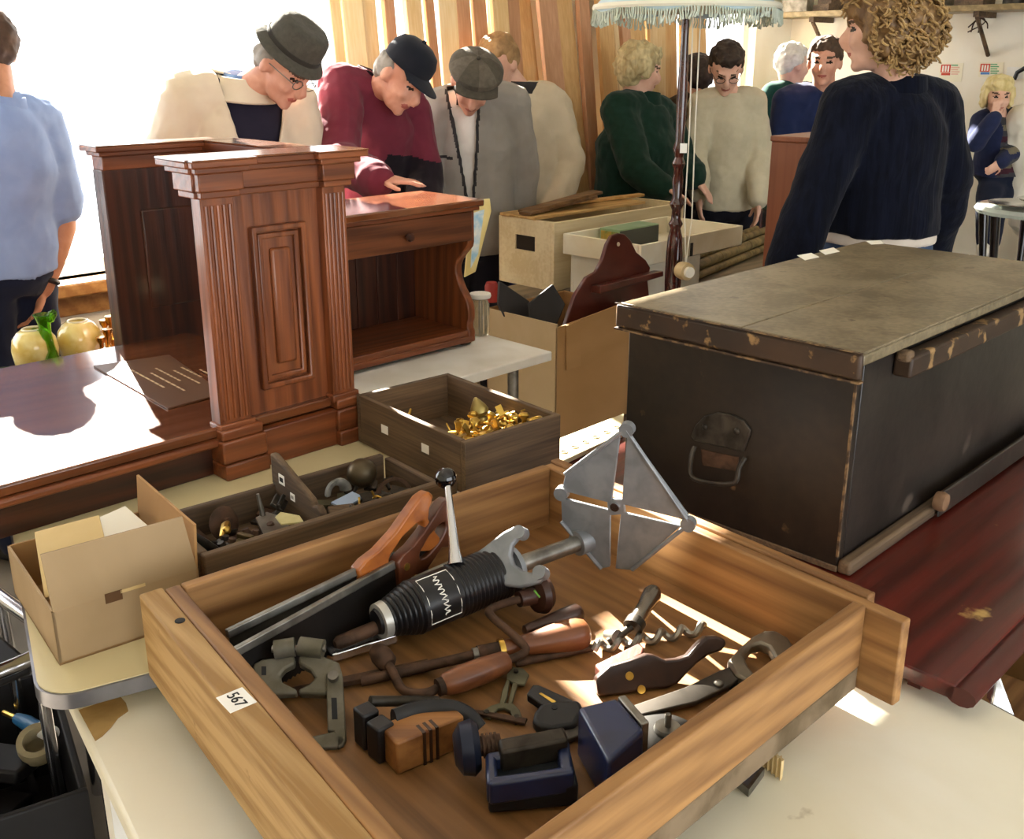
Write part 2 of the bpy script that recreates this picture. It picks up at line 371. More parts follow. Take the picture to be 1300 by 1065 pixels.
legs(WT, [(.06, -1.09), (WW - .06, -1.09), (.06, .06), (WW - .06, .06)], 0, .668, .025, WHITEPAINT, sq=True)
# white board table under the console
bc = atz(701, 446, .755)
BT = thing('white_board_table', 'plain white board table under the small oak console', 'table', (bc.x, bc.y, 0), R45)
G().box((-.75, 0, .725), (0, .55, .755)).build('table_top', WHITEPAINT, BT, world=False, bevel=.004)
legs(BT, [(-.7, .05), (-.05, .12), (-.7, .5), (-.05, .5)], 0, .725, .018, STEEL)
# ================================================================== the oak enclosure (reading desk)
A = atz(288, 608, .755)
OK = thing('panelled_reading_desk', 'red oak panelled reading desk with fluted pilasters, tall walls and a low polished top', 'desk', A, R45)
def pb(name, a, b, m, bevel=.003, parent=OK): return G().box(a, b).build(name, m, parent, world=False, bevel=bevel)
HT = .675
fp = pb('front_panel', (.02, .035, .1), (.355, .075, HT - .04), OAK['z'])
pb('plinth', (0, .0, 0), (.36, .085, .085), OAK['x'])
g = G()
for (x0, x1, y0) in ((-.008, .098, -.018), (.098, .285, .012), (.285, .365, -.018)):
    g.box((x0, y0, 0), (x1, .09, .035)).box((x0, y0 + .006, .035), (x1, .09, .085)).box((x0 + .004, y0 + .012, .085), (x1 - .004, .09, .108))
g.build('plinth_moulding', OAK['x'], OK, world=False, bevel=.004)
for x0, x1 in ((.004, .078), (.292, .352)):
    pl = pb('pilaster', (x0, .012, .108), (x1, .05, HT - .085), OAK['z'], .002)
    nf = 5; wf = (x1 - x0) / (nf + .6)
    for k in range(nf):
        xx = x0 + wf * (.3 + k + .5)
        G().tube([(xx, .012, .125), (xx, .012, HT - .1)], wf * .36, 8).build('reed', OAK['z'], pl, world=False)
    pb('pilaster_base', (x0 - .006, .004, .1), (x1 + .006, .05, .118), OAK['x'], .003)
# raised panel with its moulding
px0, px1, pz0, pz1 = .118, .252, .165, .52
for n_, e, y0, y1 in (('panel_moulding', 0, .020, .035), ('panel_moulding', .016, .027, .035)):
    o1 = [(px0 + e, pz0 + e), (px1 - e, pz0 + e), (px1 - e, pz1 - e), (px0 + e, pz1 - e)]; d_ = .012
    i1 = [(px0 + e + d_, pz0 + e + d_), (px1 - e - d_, pz0 + e + d_), (px1 - e - d_, pz1 - e - d_), (px0 + e + d_, pz1 - e - d_)]
    G().ring(o1, i1, -y1, -y0, Matrix.Rotation(PI/2, 4, 'X')).build(n_, OAK['z'], OK, world=False, bevel=.003)
pb('raised_panel', (px0 + .045, .024, pz0 + .05), (px1 - .04, .036, pz1 - .05), OAK['z'], .006)
# cornice
POLISH = mat('polished_oak_cap', '7a4526', '633519', rough=.16, scale=10, coat=1, spec=.8)
def cornice(y0, y1, x0, x1, z, breaks, name='cornice'):
    g = G()
    for dz0, dz1, pr in ((0, .014, .006), (.014, .05, .012), (.05, .062, .022), (.062, .075, .034)):
        g.box((x0 - pr, y0 - pr, z + dz0), (x1 + pr, y1 + pr, z + dz1))
        for b0, b1 in breaks: g.box((b0 - pr, y0 - .02 - pr, z + dz0 + .0006), (b1 + pr, y0 - pr + .004, z + dz1 + .0006))
    g.build(name, OAK['x'], OK, world=False, bevel=.0025)
    g = G().box((x0 - .034, y0 - .034, z + .0755), (x1 + .034, y1 + .034, z + .079))
    for b0, b1 in breaks: g.box((b0 - .034, y0 - .055, z + .0755), (b1 + .034, y0 - .03, z + .0786))
    return g.build('polished_cap', POLISH, OK, world=False)
cornice(.02, .075, .0, .355, HT - .085, [(.004, .078), (.292, .352)])
# low desk between the walls
pb('desk_top', (-1.0, .018, .088), (.35, .8, .112), wood('polished_desk_top', '7a4526', '5c3019', 'x', scale=8, rough=.2, coat=.9, bump=.03), .005)
pb('desk_moulding', (-1.0, .008, .07), (0, .05, .088), OAK['x'], .006)
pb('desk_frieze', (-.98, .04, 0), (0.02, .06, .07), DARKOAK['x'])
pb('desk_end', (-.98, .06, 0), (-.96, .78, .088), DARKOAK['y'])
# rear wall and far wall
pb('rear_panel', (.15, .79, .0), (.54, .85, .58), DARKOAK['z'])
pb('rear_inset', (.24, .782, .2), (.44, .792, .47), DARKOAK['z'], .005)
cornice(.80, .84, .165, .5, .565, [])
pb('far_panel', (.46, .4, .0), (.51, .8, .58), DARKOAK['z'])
g = G()
for dz0, dz1, pr in ((0, .014, .004), (.014, .05, .01), (.05, .0742, .03)): g.box((.462 - pr, .4, .565 + dz0), (.51 + pr, .868, .565 + dz1))
g.build('cornice', OAK['y'], OK, world=False, bevel=.0025)
G().box((.43, .4, .6396), (.542, .87, .6436)).build('polished_cap', POLISH, OK, world=False)
# brochure on the desk
zb = A.z + .1125
bp_ = [atz(*p, zb) for p in ((119, 466), (213, 520), (285, 501), (215, 452))]
BR = thing('leaflet', 'brown leaflet with lines of pale type lying on the polished desk top', 'leaflet', (bp_[0] + bp_[2]) / 2, 0)
G().slab([p + UP * .004 for p in bp_], UP, .0038).build('cover', mat('brown_card', '6b4a33', '5c3e2a', rough=.5, scale=4), BR)
e1 = (bp_[1] - bp_[0]).normalized(); e2 = (bp_[3] - bp_[0]).normalized()
tm = mat('leaflet_type', 'c9b18e', rough=.7)
for k, (s_, l_) in enumerate(((.10, .24), (.16, .22), (.12, .17), (.17, .18), (.15, .13), (.2, .17), (.22, .15))):
    p = bp_[0] + e2 * (.055 + k * .026) + e1 * s_ * .9 + UP * .0042
    g = G(); x = 0
    while x < l_ * .8:
        wd = rnd.uniform(.012, .03); g.slab([p + e1 * x, p + e1 * (x + wd), p + e1 * (x + wd) + e2 * .005, p + e1 * x + e2 * .005], UP, .0003); x += wd + .005
    g.build('line_of_type', tm, BR)
# ================================================================== console with drawer
cb = atz(604, 437, .756); CZ = .455
CN = thing('oak_console', 'small oak console with one knobbed drawer and scroll-cut sides on the white board', 'console', cb, R45)
CWD, CDP = .52, .27
def cbx(name, a, b, m, bevel=.003, parent=CN): return G().box(a, b).build(name, m, parent, world=False, bevel=bevel)
cbx('table_top', (-CWD - .02, -.025, CZ - .022), (.02, CDP, CZ), POLISH, .005)
cbx('top_moulding', (-CWD - .01, -.014, CZ - .034), (.01, CDP, CZ - .022), OAK['x'], .003)
dr = cbx('drawer_front', (-CWD + .012, -.004, CZ - .125), (-.012, .02, CZ - .036), wood('drawer_oak', '6b3c20', '4a2611', 'x', scale=12, rough=.4, coat=.2), .003)
G().lathe([(.004, 0), (.005, .008), (.011, .014), (.013, .02), (.010, .027), (0, .029)], 14, frame((-CWD * .52, -.004, CZ - .083), (0, -1, 0))).build('knob', DARKOAK['z'], dr, world=False)
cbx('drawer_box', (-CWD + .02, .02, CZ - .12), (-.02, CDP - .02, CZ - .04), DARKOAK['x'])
prof = [(0, CZ - .034), (0, CZ - .13), (.004, CZ - .145), (.014, CZ - .155), (.03, CZ - .17), (.048, CZ - .19), (.058, CZ - .21), (.058, CZ - .23), (.05, CZ - .255),
        (.035, CZ - .28), (.018, CZ - .30), (.006, CZ - .32), (.0, CZ - .345), (.0, CZ - .37), (.008, CZ - .385), (.008, CZ - .40), (0, CZ - .41), (0, .012), (.03, 0), (CDP, 0), (CDP, CZ - .034)]
for x0 in (-.028, -CWD):
    G().prism(prof, x0, x0 + .028, Matrix(((0, 0, 1, 0), (1, 0, 0, 0), (0, 1, 0, 0), (0, 0, 0, 1)))).build('scroll_side', OAK['z'], CN, world=False, bevel=.004)
cbx('shelf', (-CWD + .02, .006, .03), (-.02, CDP, .05), OAK['x'])
cbx('shelf_rail', (-CWD + .02, 0, .012), (-.02, .02, .032), OAK['x'])
for k in range(6):
    x0 = -CWD + .02 + k * (CWD - .04) / 6
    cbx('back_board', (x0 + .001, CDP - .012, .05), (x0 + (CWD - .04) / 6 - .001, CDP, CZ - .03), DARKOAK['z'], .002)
for x0 in (-.04, -CWD): cbx('foot', (x0, .02, -.0), (x0 + .04, .06, .012), DARKOAK['x'], .002)
# ================================================================== black tool chest
cc = atz(1061, 727, .752)
CH = thing('tool_chest', 'large black painted wooden tool chest with worn grey lid and iron end handle', 'chest', cc, R45)
CL, CW_, HH = .99, .475, .40
def hb(name, a, b, m, bevel=.003, parent=CH): return G().box(a, b).build(name, m, parent, world=False, bevel=bevel)
hb('end_panel', (0, 0, .012), (.022, CW_, HH - .02), BLACKPAINT, .002)
hb('side_panel', (.0225, 0, .012), (CL, .022, HH - .02), BLACKSIDE, .002)
hb('back_panel', (.0225, CW_ - .022, .012), (CL, CW_, HH - .02), BLACKSIDE, .002)
hb('far_end_panel', (CL - .02, .023, .012), (CL - .0005, CW_ - .023, HH - .02), BLACKPAINT, .002)
hb('base_board', (.0, .0, 0), (CL, CW_, .0118), BOXWOOD['x'], .002)
lid = hb('lid', (-.012, -.014, HH - .02), (CL, CW_ + .014, HH), LIDTOP, .004)
for y0, y1 in ((-.0142, .215), (.2165, CW_ + .0142)):
    hb('lid_board', (-.0122, y0, HH + .0002), (CL, y1, HH + .005), LIDTOP, .0025, lid)
hb('lid_end_lip', (-.026, -.016, HH - .042), (-.012, CW_ + .016, HH + .004), LIDLIP, .006, lid)
hb('side_batten', (.13, -.034, HH - .068), (CL, -.0005, HH - .03), LIDLIP, .005)
hb('batten_block', (.125, -.03, HH - .04), (.15, -.005, HH - .02), BOXWOOD['x'], .006)
hb('lower_batten', (.0, -.026, .0), (CL, -.0005, .026), BOXWOOD['x'], .006)
EDGE = mat('worn_bare_edge', '7a5f40', '3a2a1c', rough=.7, scale=40, lo=.42, hi=.55)
hb('worn_corner', (-.0012, -.0012, .03), (.003, .003, HH - .045), EDGE, 0)
hb('worn_lid_edge', (-.0275, -.0175, HH - .046), (-.012, CW_ + .0165, HH - .0425), EDGE, 0)
hb('worn_lid_edge', (-.0275, -.0175, HH + .0045), (-.023, CW_ + .0165, HH + .0065), EDGE, 0)
hb('skirting_batten', (.34, -.036, .004), (CL, -.03, .055), BLACKSIDE, .004)
g = G(); g.lathe([(.018, 0), (.02, .012), (.017, .02), (0, .022)], 16, frame((.33, -.03, .043), (0, -1, 0))); g.build('wooden_peg', mat('pale_peg', '8d6b4e', '6d4e36', rough=.7, scale=20), CH, world=False)
def chest_end(px, py):                                      # pixel -> (y, z) on the chest's end face
    d = ray(px, py); o = V((0, 0, H)); t = (cc - o).dot(D1) / d.dot(D1); p = o + d * t - cc
    return -p.dot(D2), p.z
TE = Matrix(((0, 0, -1, 0), (1, 0, 0, 0), (0, 1, 0, 0), (0, 0, 0, 1)))   # (y, z) on the end face, thickness outwards
pts = [chest_end(*p) for p in ((879, 553), (884, 540), (895, 528), (912, 523), (930, 525), (946, 533), (955, 545), (953, 553), (946, 573), (884, 559))]
hp = G().prism(pts, .0, .006, TE).build('handle_plate', IRON, CH, world=False, bevel=.002)
for p in ((897, 541), (938, 546)):
    y, z = chest_end(*p); G().ell((-.007, y, z), (.003, .006, .006)).build('rivet', IRON, hp, world=False)
y0, z0 = chest_end(884, 566); y1, z1 = chest_end(948, 580); y2, z2 = chest_end(886, 598); y3, z3 = chest_end(940, 609)
g = G(); g.tube(spline([(-.006, y0, z0), (-.018, (y0*2+y2)/3, (z0*2+z2)/3), (-.024, y2, z2), (-.026, (y2*2 + y3)/3, (z2 + z3)/2 - .01), (-.024, y3, z3), (-.018, (y1*2+y3)/3, (z1*2+z3)/3), (-.006, y1, z1)], 6), .0048, 8)
g.build('drop_handle', IRON, CH, world=False)
pts = [chest_end(*p) for p in ((891, 570), (938, 580), (938, 598), (893, 590))]
G().prism(pts, 0, .003, TE).build('handle_recess', RUST, CH, world=False)
for p4 in (((1012, 324), (1030, 321), (1040, 326), (1022, 330)), ((1040, 318), (1058, 314), (1066, 319), (1048, 323)), ((1100, 306), (1118, 305), (1122, 309), (1106, 310))):
    q4 = [atz(a, b, cc.z + HH + .0062) for a, b in p4]
    solo(G().slab(q4, UP, .0009), 'paper_slip', PAPER, 'small white paper slip lying on the worn chest lid', 'paper', group='paper slips on the chest lid')
# ================================================================== the big drawer
ZR = .89; ZD = .757
Lc = atz(174, 768, ZR); Bc = atz(700, 586, ZR); Rc = atz(1108, 764, ZR)
rzd = math.radians(40); du = V((math.cos(rzd), math.sin(rzd), 0)); LX = .775; Lc = Bc - du * LX; dv = V((-du.y, du.x, 0))
LY = -(Rc - Bc).dot(dv); DH = ZR - ZD
DR = thing('wooden_tool_tray', 'big open pine tray full of old hand tools with a 567 sticker', 'tray', (Lc.x, Lc.y, ZD), rzd)
def db(name, a, b, m, bevel=.003, parent=DR, label=None): return G().box(a, b).build(name, m, parent, world=False, bevel=bevel, label=label)
db('back_board', (.0575, -.02, .0), (LX - .0205, 0, DH), PINE['x'])
SKL = .045                                                 # the left boards lean outwards towards the near end
def lbd(name, x0, x1, y1, h, m): return G().loft([[(x0 - SKL, -LY - .12, z), (x1 - SKL, -LY - .12, z), (x1, y1, z), (x0, y1, z)] for z in (0, h)]).build(name, m, DR, world=False, bevel=.003)
lb = lbd('front_board', 0, .034, .006, DH, PINEEDGE)
G().lathe([(.0001, 0), (.007, 0), (.007, .0008), (.0001, .0008)], 14, place(V((.016, -.10, DH)))).build('nail_hole', INK, lb, world=False)
lbd('inner_front_board', .0345, .057, 0, DH - .001, PINE['y'])
db('side_board', (LX - .02, -LY - .055, .0), (LX, 0, DH - .002), PINE['y'])
db('outer_side_strip', (LX + .0005, -LY + .01, .004), (LX + .02, .004, DH + .002), PINE['y'])
SK = math.tan(math.radians(4.5)) * (LX - .078)               # the near end board stands a little askew
def eb(name, y0, y1, z0, z1, m): return G().loft([[(.0575 - SKL * .98, -LY + y0 - SK, z), (LX - .0205, -LY + y0, z), (LX - .0205, -LY + y1, z), (.0575 - SKL * .98, -LY + y1 - SK, z)] for z in (z0, z1)]).build(name, m, DR, world=False, bevel=.003)
eb('end_board', 0, .02, .036, DH, PINE['x'])
eb('lower_rail', .001, .02, 0, .0355, mat('grimy_rail', '7d6a52', '57472f', rough=.85, scale=14))
BPM = wood('drawer_bottom', '94693c', '64431f', 'y', scale=10, rough=.55, lo=.25, hi=.8, wave=1.8)
G().loft([[(.0575 - SKL * .95, -LY + .0205 - SK, z), (LX - .0205, -LY + .0205, z), (LX - .0205, -.0205, z), (.0575, -.0205, z)] for z in (.008, .02)]).build('bottom_panel', BPM, DR, world=False)
st = [(279, 883), (306, 873), (321, 891), (295, 904)]
sc_ = atz(300, 888, ZR + .001); MD = place(V((Lc.x, Lc.y, ZD)), rzd); scl = MD.inverted() @ sc_
stk = G().box((scl.x - .0165, scl.y - .019, DH + .0001), (scl.x + .0165, scl.y + .019, DH + .0008)).build('lot_sticker', LABELWHITE, lb, world=False, label='white lot sticker reading 567')
text('lot_number', '567', .02, INK, stk, MD @ place(V((scl.x, scl.y, DH + .0011)), -PI/2))
ZF = ZD + .021
# ---------------------------------------------------------------- saws
def saw(pa, za, pb_, zb_, hm, bm_, label, hs=.15, depth=.075, lean=.10):
    a = atz(*pa, za); b = atz(*pb_, zb_); x = (b - a).normalized()
    zz = (UP - x * x.z); zz = (zz.normalized() + V((-x.y, x.x, 0)) * lean).normalized()
    y = zz.cross(x).normalized(); L = (b - a).length
    T = Matrix(((x.x, y.x, zz.x, a.x), (x.y, y.y, zz.y, a.y), (x.z, y.z, zz.z, a.z), (0, 0, 0, 1)))
    t = thing('back_saw', label, 'saw', (a + b) / 2 - UP * depth, 0, 'back saws in the pine tray')
    TX = T @ Matrix.Rotation(PI/2, 4, 'X')       # polygon (x, z) with thickness along y
    nt = 40; teeth = []
    for k in range(nt + 1):
        teeth += [(L * k / nt, -depth), (L * (k + .5) / nt, -depth + .003)]
    G().prism([(0, 0), (0, -depth + .006)] + teeth[:-1] + [(L + .05, -depth + .004), (L + .05, 0)], -.0006, .0006, TX).build('blade', bm_, t, smooth=False)
    G().box((-.002, -.0045, -.009), (L + .01, .0045, .004), T).build('spine', STEEL, t, bevel=.002)
    s = hs
    out = [(-.22, -.52), (-.2, -.25), (-.22, .04), (-.1, .13), (.12, .2), (.4, .38), (.68, .64), (.86, .8), (1.0, .84), (1.06, .74), (.98, .56), (.93, .36), (1.0, .1), (1.08, -.1),
           (1.04, -.22), (.9, -.24), (.74, -.16), (.56, -.3), (.36, -.46), (.1, -.52)]
    c = (.56, .1); inn = []
    for p in out:
        an = math.atan2(p[1] - c[1], p[0] - c[0]); r = .27 if abs(math.cos(an)) > .5 else .2
        inn.append((c[0] + .3 * math.cos(an) + .1 * math.sin(an), c[1] + .24 * math.sin(an) + .12 * math.cos(an)))
    h = G().ring([(L + p[0] * s, p[1] * s * .72) for p in out], [(L + p[0] * s, p[1] * s * .72) for p in inn], -.011, .011, TX).build('handle', hm, t, bevel=.006, seg=3)
    for q in ((-.05, -.1), (.1, -.35)):
        G().lathe([(.0001, -.0125), (.006, -.0125), (.006, .0125), (.0001, .0125)], 12, TX @ place(V((L + q[0] * s, q[1] * s, 0)))).build('brass_screw', BRASS, h)
SAWSTEEL = mat('grey_saw_steel', '5c5850', '3a3631', rough=.4, metal=.6, scale=12)
BLACKSAW = mat('black_saw_steel', '25201d', '171412', rough=.42, metal=.4, scale=10)
saw((289, 802), .862, (468, 716), .875, ORANGEWOOD, SAWSTEEL, 'grey-bladed back saw with orange beech handle next to the tray back', .125)
saw((297, 826), .862, (512, 708), .868, mat('brown_saw_handle', '5f3320', '45220f', rough=.35, scale=25, coat=.3), BLACKSAW, 'black-bladed back saw with dark brown handle', .105, .085)
# ---------------------------------------------------------------- black drill attachment with lever and cross plate
ax0 = atz(480, 789, .825); ax1 = atz(645, 722, .835)
dx = (ax1 - ax0).normalized(); DT = thing('drill_attachment', 'black ribbed drill attachment with ball lever and slotted silver plate', 'power tool', ax0 - UP * .04, 0)
TA = frame(ax0, dx, (0, 0, 1)); LA = (ax1 - ax0).length
prof = [(.0001, -.004), (.018, -.004), (.02, .0)]
z = .012; r0 = .022
while z < .058: r = .022 + (z / .058) * .018; prof += [(r, z), (r + .0022, z + .002), (r + .0022, z + .0042), (r, z + .006)]; z += .0075
prof += [(.041, .06), (.041, .062)]
body = G().lathe(prof + [(.0412, .062), (.0412, .125), (.041, .126)] , 30, TA).build('ribbed_body', BLACKPLASTIC, DT, ang=30)
prof = [(.0405, .126)]; z = .128
while z < LA - .012: prof += [(.0405, z), (.0425, z + .002), (.0425, z + .0042), (.0405, z + .006)]; z += .0075
prof += [(.042, LA), (.0001, LA)]
G().lathe(prof, 30, TA).build('ribbed_grip', BLACKPLASTIC, body, ang=30)
G().lathe([(.024, .0), (.0265, .0005), (.028, .012), (.0255, .0125)], 24, TA).build('silver_band', mat('silver_foil', 'b9b7b0', rough=.4, metal=.5), body)
# label panel outline and script on the side towards the camera
cam_side = (V((0, 0, H)) - (ax0 + ax1) / 2); cam_side = (cam_side - dx * cam_side.dot(dx)).normalized(); tn = dx.cross(cam_side)
def on(zz, an, rr=.0416): return ax0 + dx * zz + (cam_side * math.cos(an) + tn * math.sin(an)) * rr
ln = []
for zz, an in ((.067, -.95), (.067, -.5), (.067, 0), (.067, .5), (.067, .95), (.12, .95), (.12, .5), (.12, 0), (.12, -.5), (.12, -.95)): ln.append(on(zz, an))
G().tube(ln, .0007, 6, closed=True).build('label_outline', LABELWHITE, body)
sq = []
for k in range(46):
    a_ = -.8 + 1.55 * k / 45; sq.append(on(.094 + .0045 * math.sin(k * 1.1) + .002 * math.sin(k * 2.3), a_, .0418))
G().tube(sq, .0009, 6).build('white_script', LABELWHITE, body, label='line of white script lettering')
low = -cam_side * .25 - UP; low = (low - dx * low.dot(dx)).normalized()
G().tube([ax0 + dx * .02 + (cam_side * .55 + low * .8) * .031, ax0 + dx * .06 + (cam_side * .55 + low * .8) * .0425, ax1 + (cam_side * .55 + low * .8) * .0435], .003, 8).build('chrome_strip', CHROME, body)
# nose: rod and steel channel pointing at the clamp
n0 = atz(425, 818, .81); n1 = atz(488, 792, .815)
G().tube([n0, n0 + (n1 - n0) * .08, n1], [.006, .0105, .0105], 14).build('nose_rod', RUST, DT)
m0 = atz(418, 826, .795); m1 = atz(500, 800, .80); yy = V((-(m1 - m0).y, (m1 - m0).x, 0)).normalized()
G().slab([m0 - yy * .012, m1 - yy * .014, m1 + yy * .014, m0 + yy * .012], UP, .014).build('steel_channel', CHROME, DT, bevel=.002)
# yoke at the far end
nyk = V((-.35, -.75, .55)).normalized(); yo_ = ax1 + nyk * .048
ypl = lambda x, y: (lambda d: V((0, 0, H)) + d * ((yo_ - V((0, 0, H))).dot(nyk) / d.dot(nyk)))(ray(x, y))
yo = G().slab([ypl(*p) for p in ((596, 707), (615, 693), (638, 675), (652, 668), (664, 670), (667, 680), (657, 684), (650, 692), (648, 704), (652, 716), (662, 724), (676, 727), (682, 716), (691, 718), (693, 730), (684, 740), (660, 746), (640, 744), (632, 730), (630, 712), (618, 704))], nyk, .014).build('yoke', GREYSTEEL, DT, bevel=.004, seg=3)
for q_ in ((660, 676), (686, 727)):
    p = ypl(*q_); G().cyl(p - nyk * .016, p + nyk * .008, .0105, n=14).build('lug', GREYSTEEL, yo)
G().cyl(ax1 - dx * .01, ax1 + dx * .012, .036, n=24).build('end_collar', GREYSTEEL, DT)
# lever with ball
l0 = atz(579, 716, .872); l1 = atz(571, 640, .945); lb_ = l1 + (l1 - l0).normalized() * .035
lv = G().tube([l0, l0 + (l1 - l0) * .3, l1, lb_], [.012, .0085, .006, .005], 12).build('lever', CHROME, DT)
bl = atz(566, 607, lb_.z + .004); G().ell(bl, .0175, n=24).build('lever_ball', mat('black_ball', '0c0a0c', rough=.08, coat=.5), lv)
G().tube([lb_, bl], .0045, 8).build('lever_tip', CHROME, lv)
k0 = atz(520, 738, .862); k1 = atz(578, 712, .868)
G().slab([k0 + V((0, -.012, 0)), k1 + V((0, -.012, 0)), k1 + V((0, .014, 0)), k0 + V((0, .014, 0))], UP, .03).build('gear_housing', mat('pale_alloy', '8c8a80', '76746b', rough=.5, metal=.4, scale=20), DT, bevel=.003)
# slotted cross plate
pc = atz(781, 643, .915); pbot = atz(780, 724, ZF + .012)
pn = V((-.40, -.90, -.08)).normalized(); ppl = lambda x, y: (lambda d: V((0, 0, H)) + d * ((pc - V((0, 0, H))).dot(pn) / d.dot(pn)))(ray(x, y))
tb0 = ax1 + dx * .01; tb1 = ppl(738, 688) - pn * .02 + V((.02, 0, 0))
G().cyl(tb0, tb1, .0135, n=20).build('tube', STEEL, DT)
tdr = (tb1 - tb0).normalized(); G().cyl(tb1 - tdr * .045, tb1 + tdr * .004, .021, n=20).build('tube_collar', GREYSTEEL, DT)
quads = [((788, 548), (718, 600), (713, 623), (776, 639)), ((796, 548), (874, 655), (868, 660), (789, 640)), ((712, 632), (775, 648), (774, 720), (763, 722), (713, 661)), ((788, 650), (864, 668), (801, 724), (781, 722))]
for q4 in quads: G().slab([ppl(*p) for p in q4], pn, .006).build('cross_plate', GREYSTEEL, DT, bevel=.0015)
hub = G().slab([ppl(*p) for p in ((770, 634), (792, 634), (794, 653), (772, 655))], pn, .007).build('plate_hub', GREYSTEEL, DT, bevel=.002)
p = ppl(781, 643); G().cyl(p - pn * .002, p + pn * .004, .0075, n=16).build('hub_bolt', CHROME, hub)
for a_, b_ in (((796, 545), (874, 660)), ((718, 601), (790, 547)), ((870, 668), (803, 722)), ((713, 661), (764, 721))):
    G().tube([ppl(*a_) + pn * .003, ppl(*b_) + pn * .003], .0035, 8).build('plate_rim', GREYSTEEL, hub)
for q_ in ((796, 545), (874, 665), (713, 626)):
    p = ppl(*q_); G().cyl(p - pn * .008, p + pn * .006, .012, n=16).build('plate_lug', GREYSTEEL, hub)
# ---------------------------------------------------------------- slotted vice frame on the left
pl, nv = plane3(atz(350, 935, ZF + .008), atz(435, 935, ZF + .008), atz(380, 822, .842))
VF = thing('clamp_head', 'grey cast clamp head with two slotted legs and a red sticker', 'clamp', atz(385, 935, ZF), 0)
CASTG = mat('grey_cast_iron', '6f6a5e', '55503f', rough=.55, metal=.35, scale=25, bump=.1)
def out2(ps, h=0): return [pl(*p) + nv * h for p in ps]
G().slab(out2([(321, 842), (333, 836), (350, 834), (374, 832), (374, 842), (362, 848), (355, 856), (358, 865), (376, 874), (377, 880), (322, 882), (320, 868)]), nv, .014).build('jaw', CASTG, VF, bevel=.003)
G().slab(out2([(379, 832), (410, 832), (430, 840), (433, 850), (433, 882), (379, 880), (379, 874), (392, 868), (400, 860), (394, 850), (379, 842)]), nv, .014).build('jaw', CASTG, VF, bevel=.003)
for a_, b_ in (((349, 827), (375, 823)), ((381, 822), (411, 826))): G().cyl(pl(*a_) + nv * .004, pl(*b_) + nv * .004, .013, n=16).build('hinge_barrel', CASTG, VF)
G().cyl(pl(346, 826) + nv * .004, pl(414, 825) + nv * .004, .005, n=12).build('hinge_pin', STEEL, VF)
for ps in ([(327, 880), (346, 880), (346, 905), (327, 903)], [(414, 856), (435, 856), (440, 940), (432, 950), (428, 951), (424, 930), (416, 930)]):
    G().slab(out2(ps, .004), nv, .008).build('slotted_leg', CASTG, VF, bevel=.002)
G().slab(out2([(421, 888), (428, 888), (429, 915), (422, 915)], .0046), nv, .002).build('slot', INK, VF)
G().slab(out2([(332, 846), (338, 846), (338, 857), (332, 857)], .0006), nv, .002).build('slot', INK, VF)
G().slab(out2([(378, 940), (424, 930), (440, 940), (436, 948), (425, 951), (380, 953), (372, 946)], .004), nv, .008).build('foot', CASTG, VF, bevel=.002)
G().slab(out2([(376, 945), (383, 940), (396, 941), (397, 947), (388, 951), (378, 951)], .0046), nv, .001).build('red_sticker', mat('red_sticker', 'b4462c', rough=.6), VF, label='small oval red sticker')
G().cyl(pl(424, 863) + nv * .002, pl(424, 863) + nv * .012, .007, n=12).build('bolt', STEEL, VF)
G().slab(out2([(361, 900), (369, 900), (370, 935), (362, 935)], -.004), nv, .005).build('tongue', CASTG, VF, bevel=.001)
# ---------------------------------------------------------------- flat file bars
def bar(a, b, z0, z1, wd, th, m, name, label, cat, **k):
    a = atz(*a, z0); b = atz(*b, z1); d = (b - a).normalized(); s = V((-d.y, d.x, 0)).normalized(); u = d.cross(s)
    g = G(); g.loft([[a - s*wd*.6, a + s*wd*.6, a + s*wd*.6 + u*th, a - s*wd*.6 + u*th], [b - s*wd, b + s*wd, b + s*wd + u*th, b - s*wd + u*th]])
    return solo(g, name, m, label, cat, bevel=.001, **k)
bar((330, 890), (545, 846), ZF + .004, ZF + .004, .009, .008, RUST, 'flat_file', 'rusty flat file on the pine tray floor behind the clamp head', 'file')
# ---------------------------------------------------------------- brace with wooden grip
BR1 = thing('hand_brace', 'rusty hand brace with a wooden grip and a round dark head', 'brace', atz(605, 865, ZF), 0)
zz = ZF + .012
path = spline([atz(489, 838, zz + .01), atz(498, 852, zz + .008), atz(512, 876, zz), atz(540, 880, zz), atz(562, 870, zz + .004)], 6)
G().tube(path, .0065, 10).build('crank', RUST, BR1)
path = spline([atz(644, 838, zz + .012), atz(660, 832, zz + .014), atz(667, 823, zz + .02), atz(650, 805, zz + .03), atz(624, 782, zz + .036), atz(622, 774, zz + .036), atz(640, 766, zz + .034), atz(662, 760, zz + .032)], 6)
G().tube(path, .0062, 10).build('crank', RUST, BR1)
a_ = atz(561, 871, zz + .006); b_ = atz(647, 838, zz + .012)
G().tube([a_ + (b_ - a_) * t for t in (0, .02, .06, .3, .6, .92, .97, 1)], [.006, .013, .0155, .0185, .0185, .0155, .013, .006], 18).build('grip', HANDLEWOOD, BR1)
G().tube([a_ - (b_ - a_) * .06, a_ + (b_ - a_) * .05], .0125, 14).build('ferrule', RUST, BR1)
c_ = atz(489, 838, zz + .012); cdn = (atz(478, 825, zz + .016) - c_).normalized()
G().tube([c_ - cdn * .012, c_ - cdn * .006, c_ + cdn * .012, c_ + cdn * .024, c_ + cdn * .03], [.009, .0145, .0155, .012, .007], 16).build('chuck', RUST, BR1)
h0 = atz(662, 760, zz + .032); h1 = atz(684, 754, zz + .03); hd = (h1 - h0).normalized()
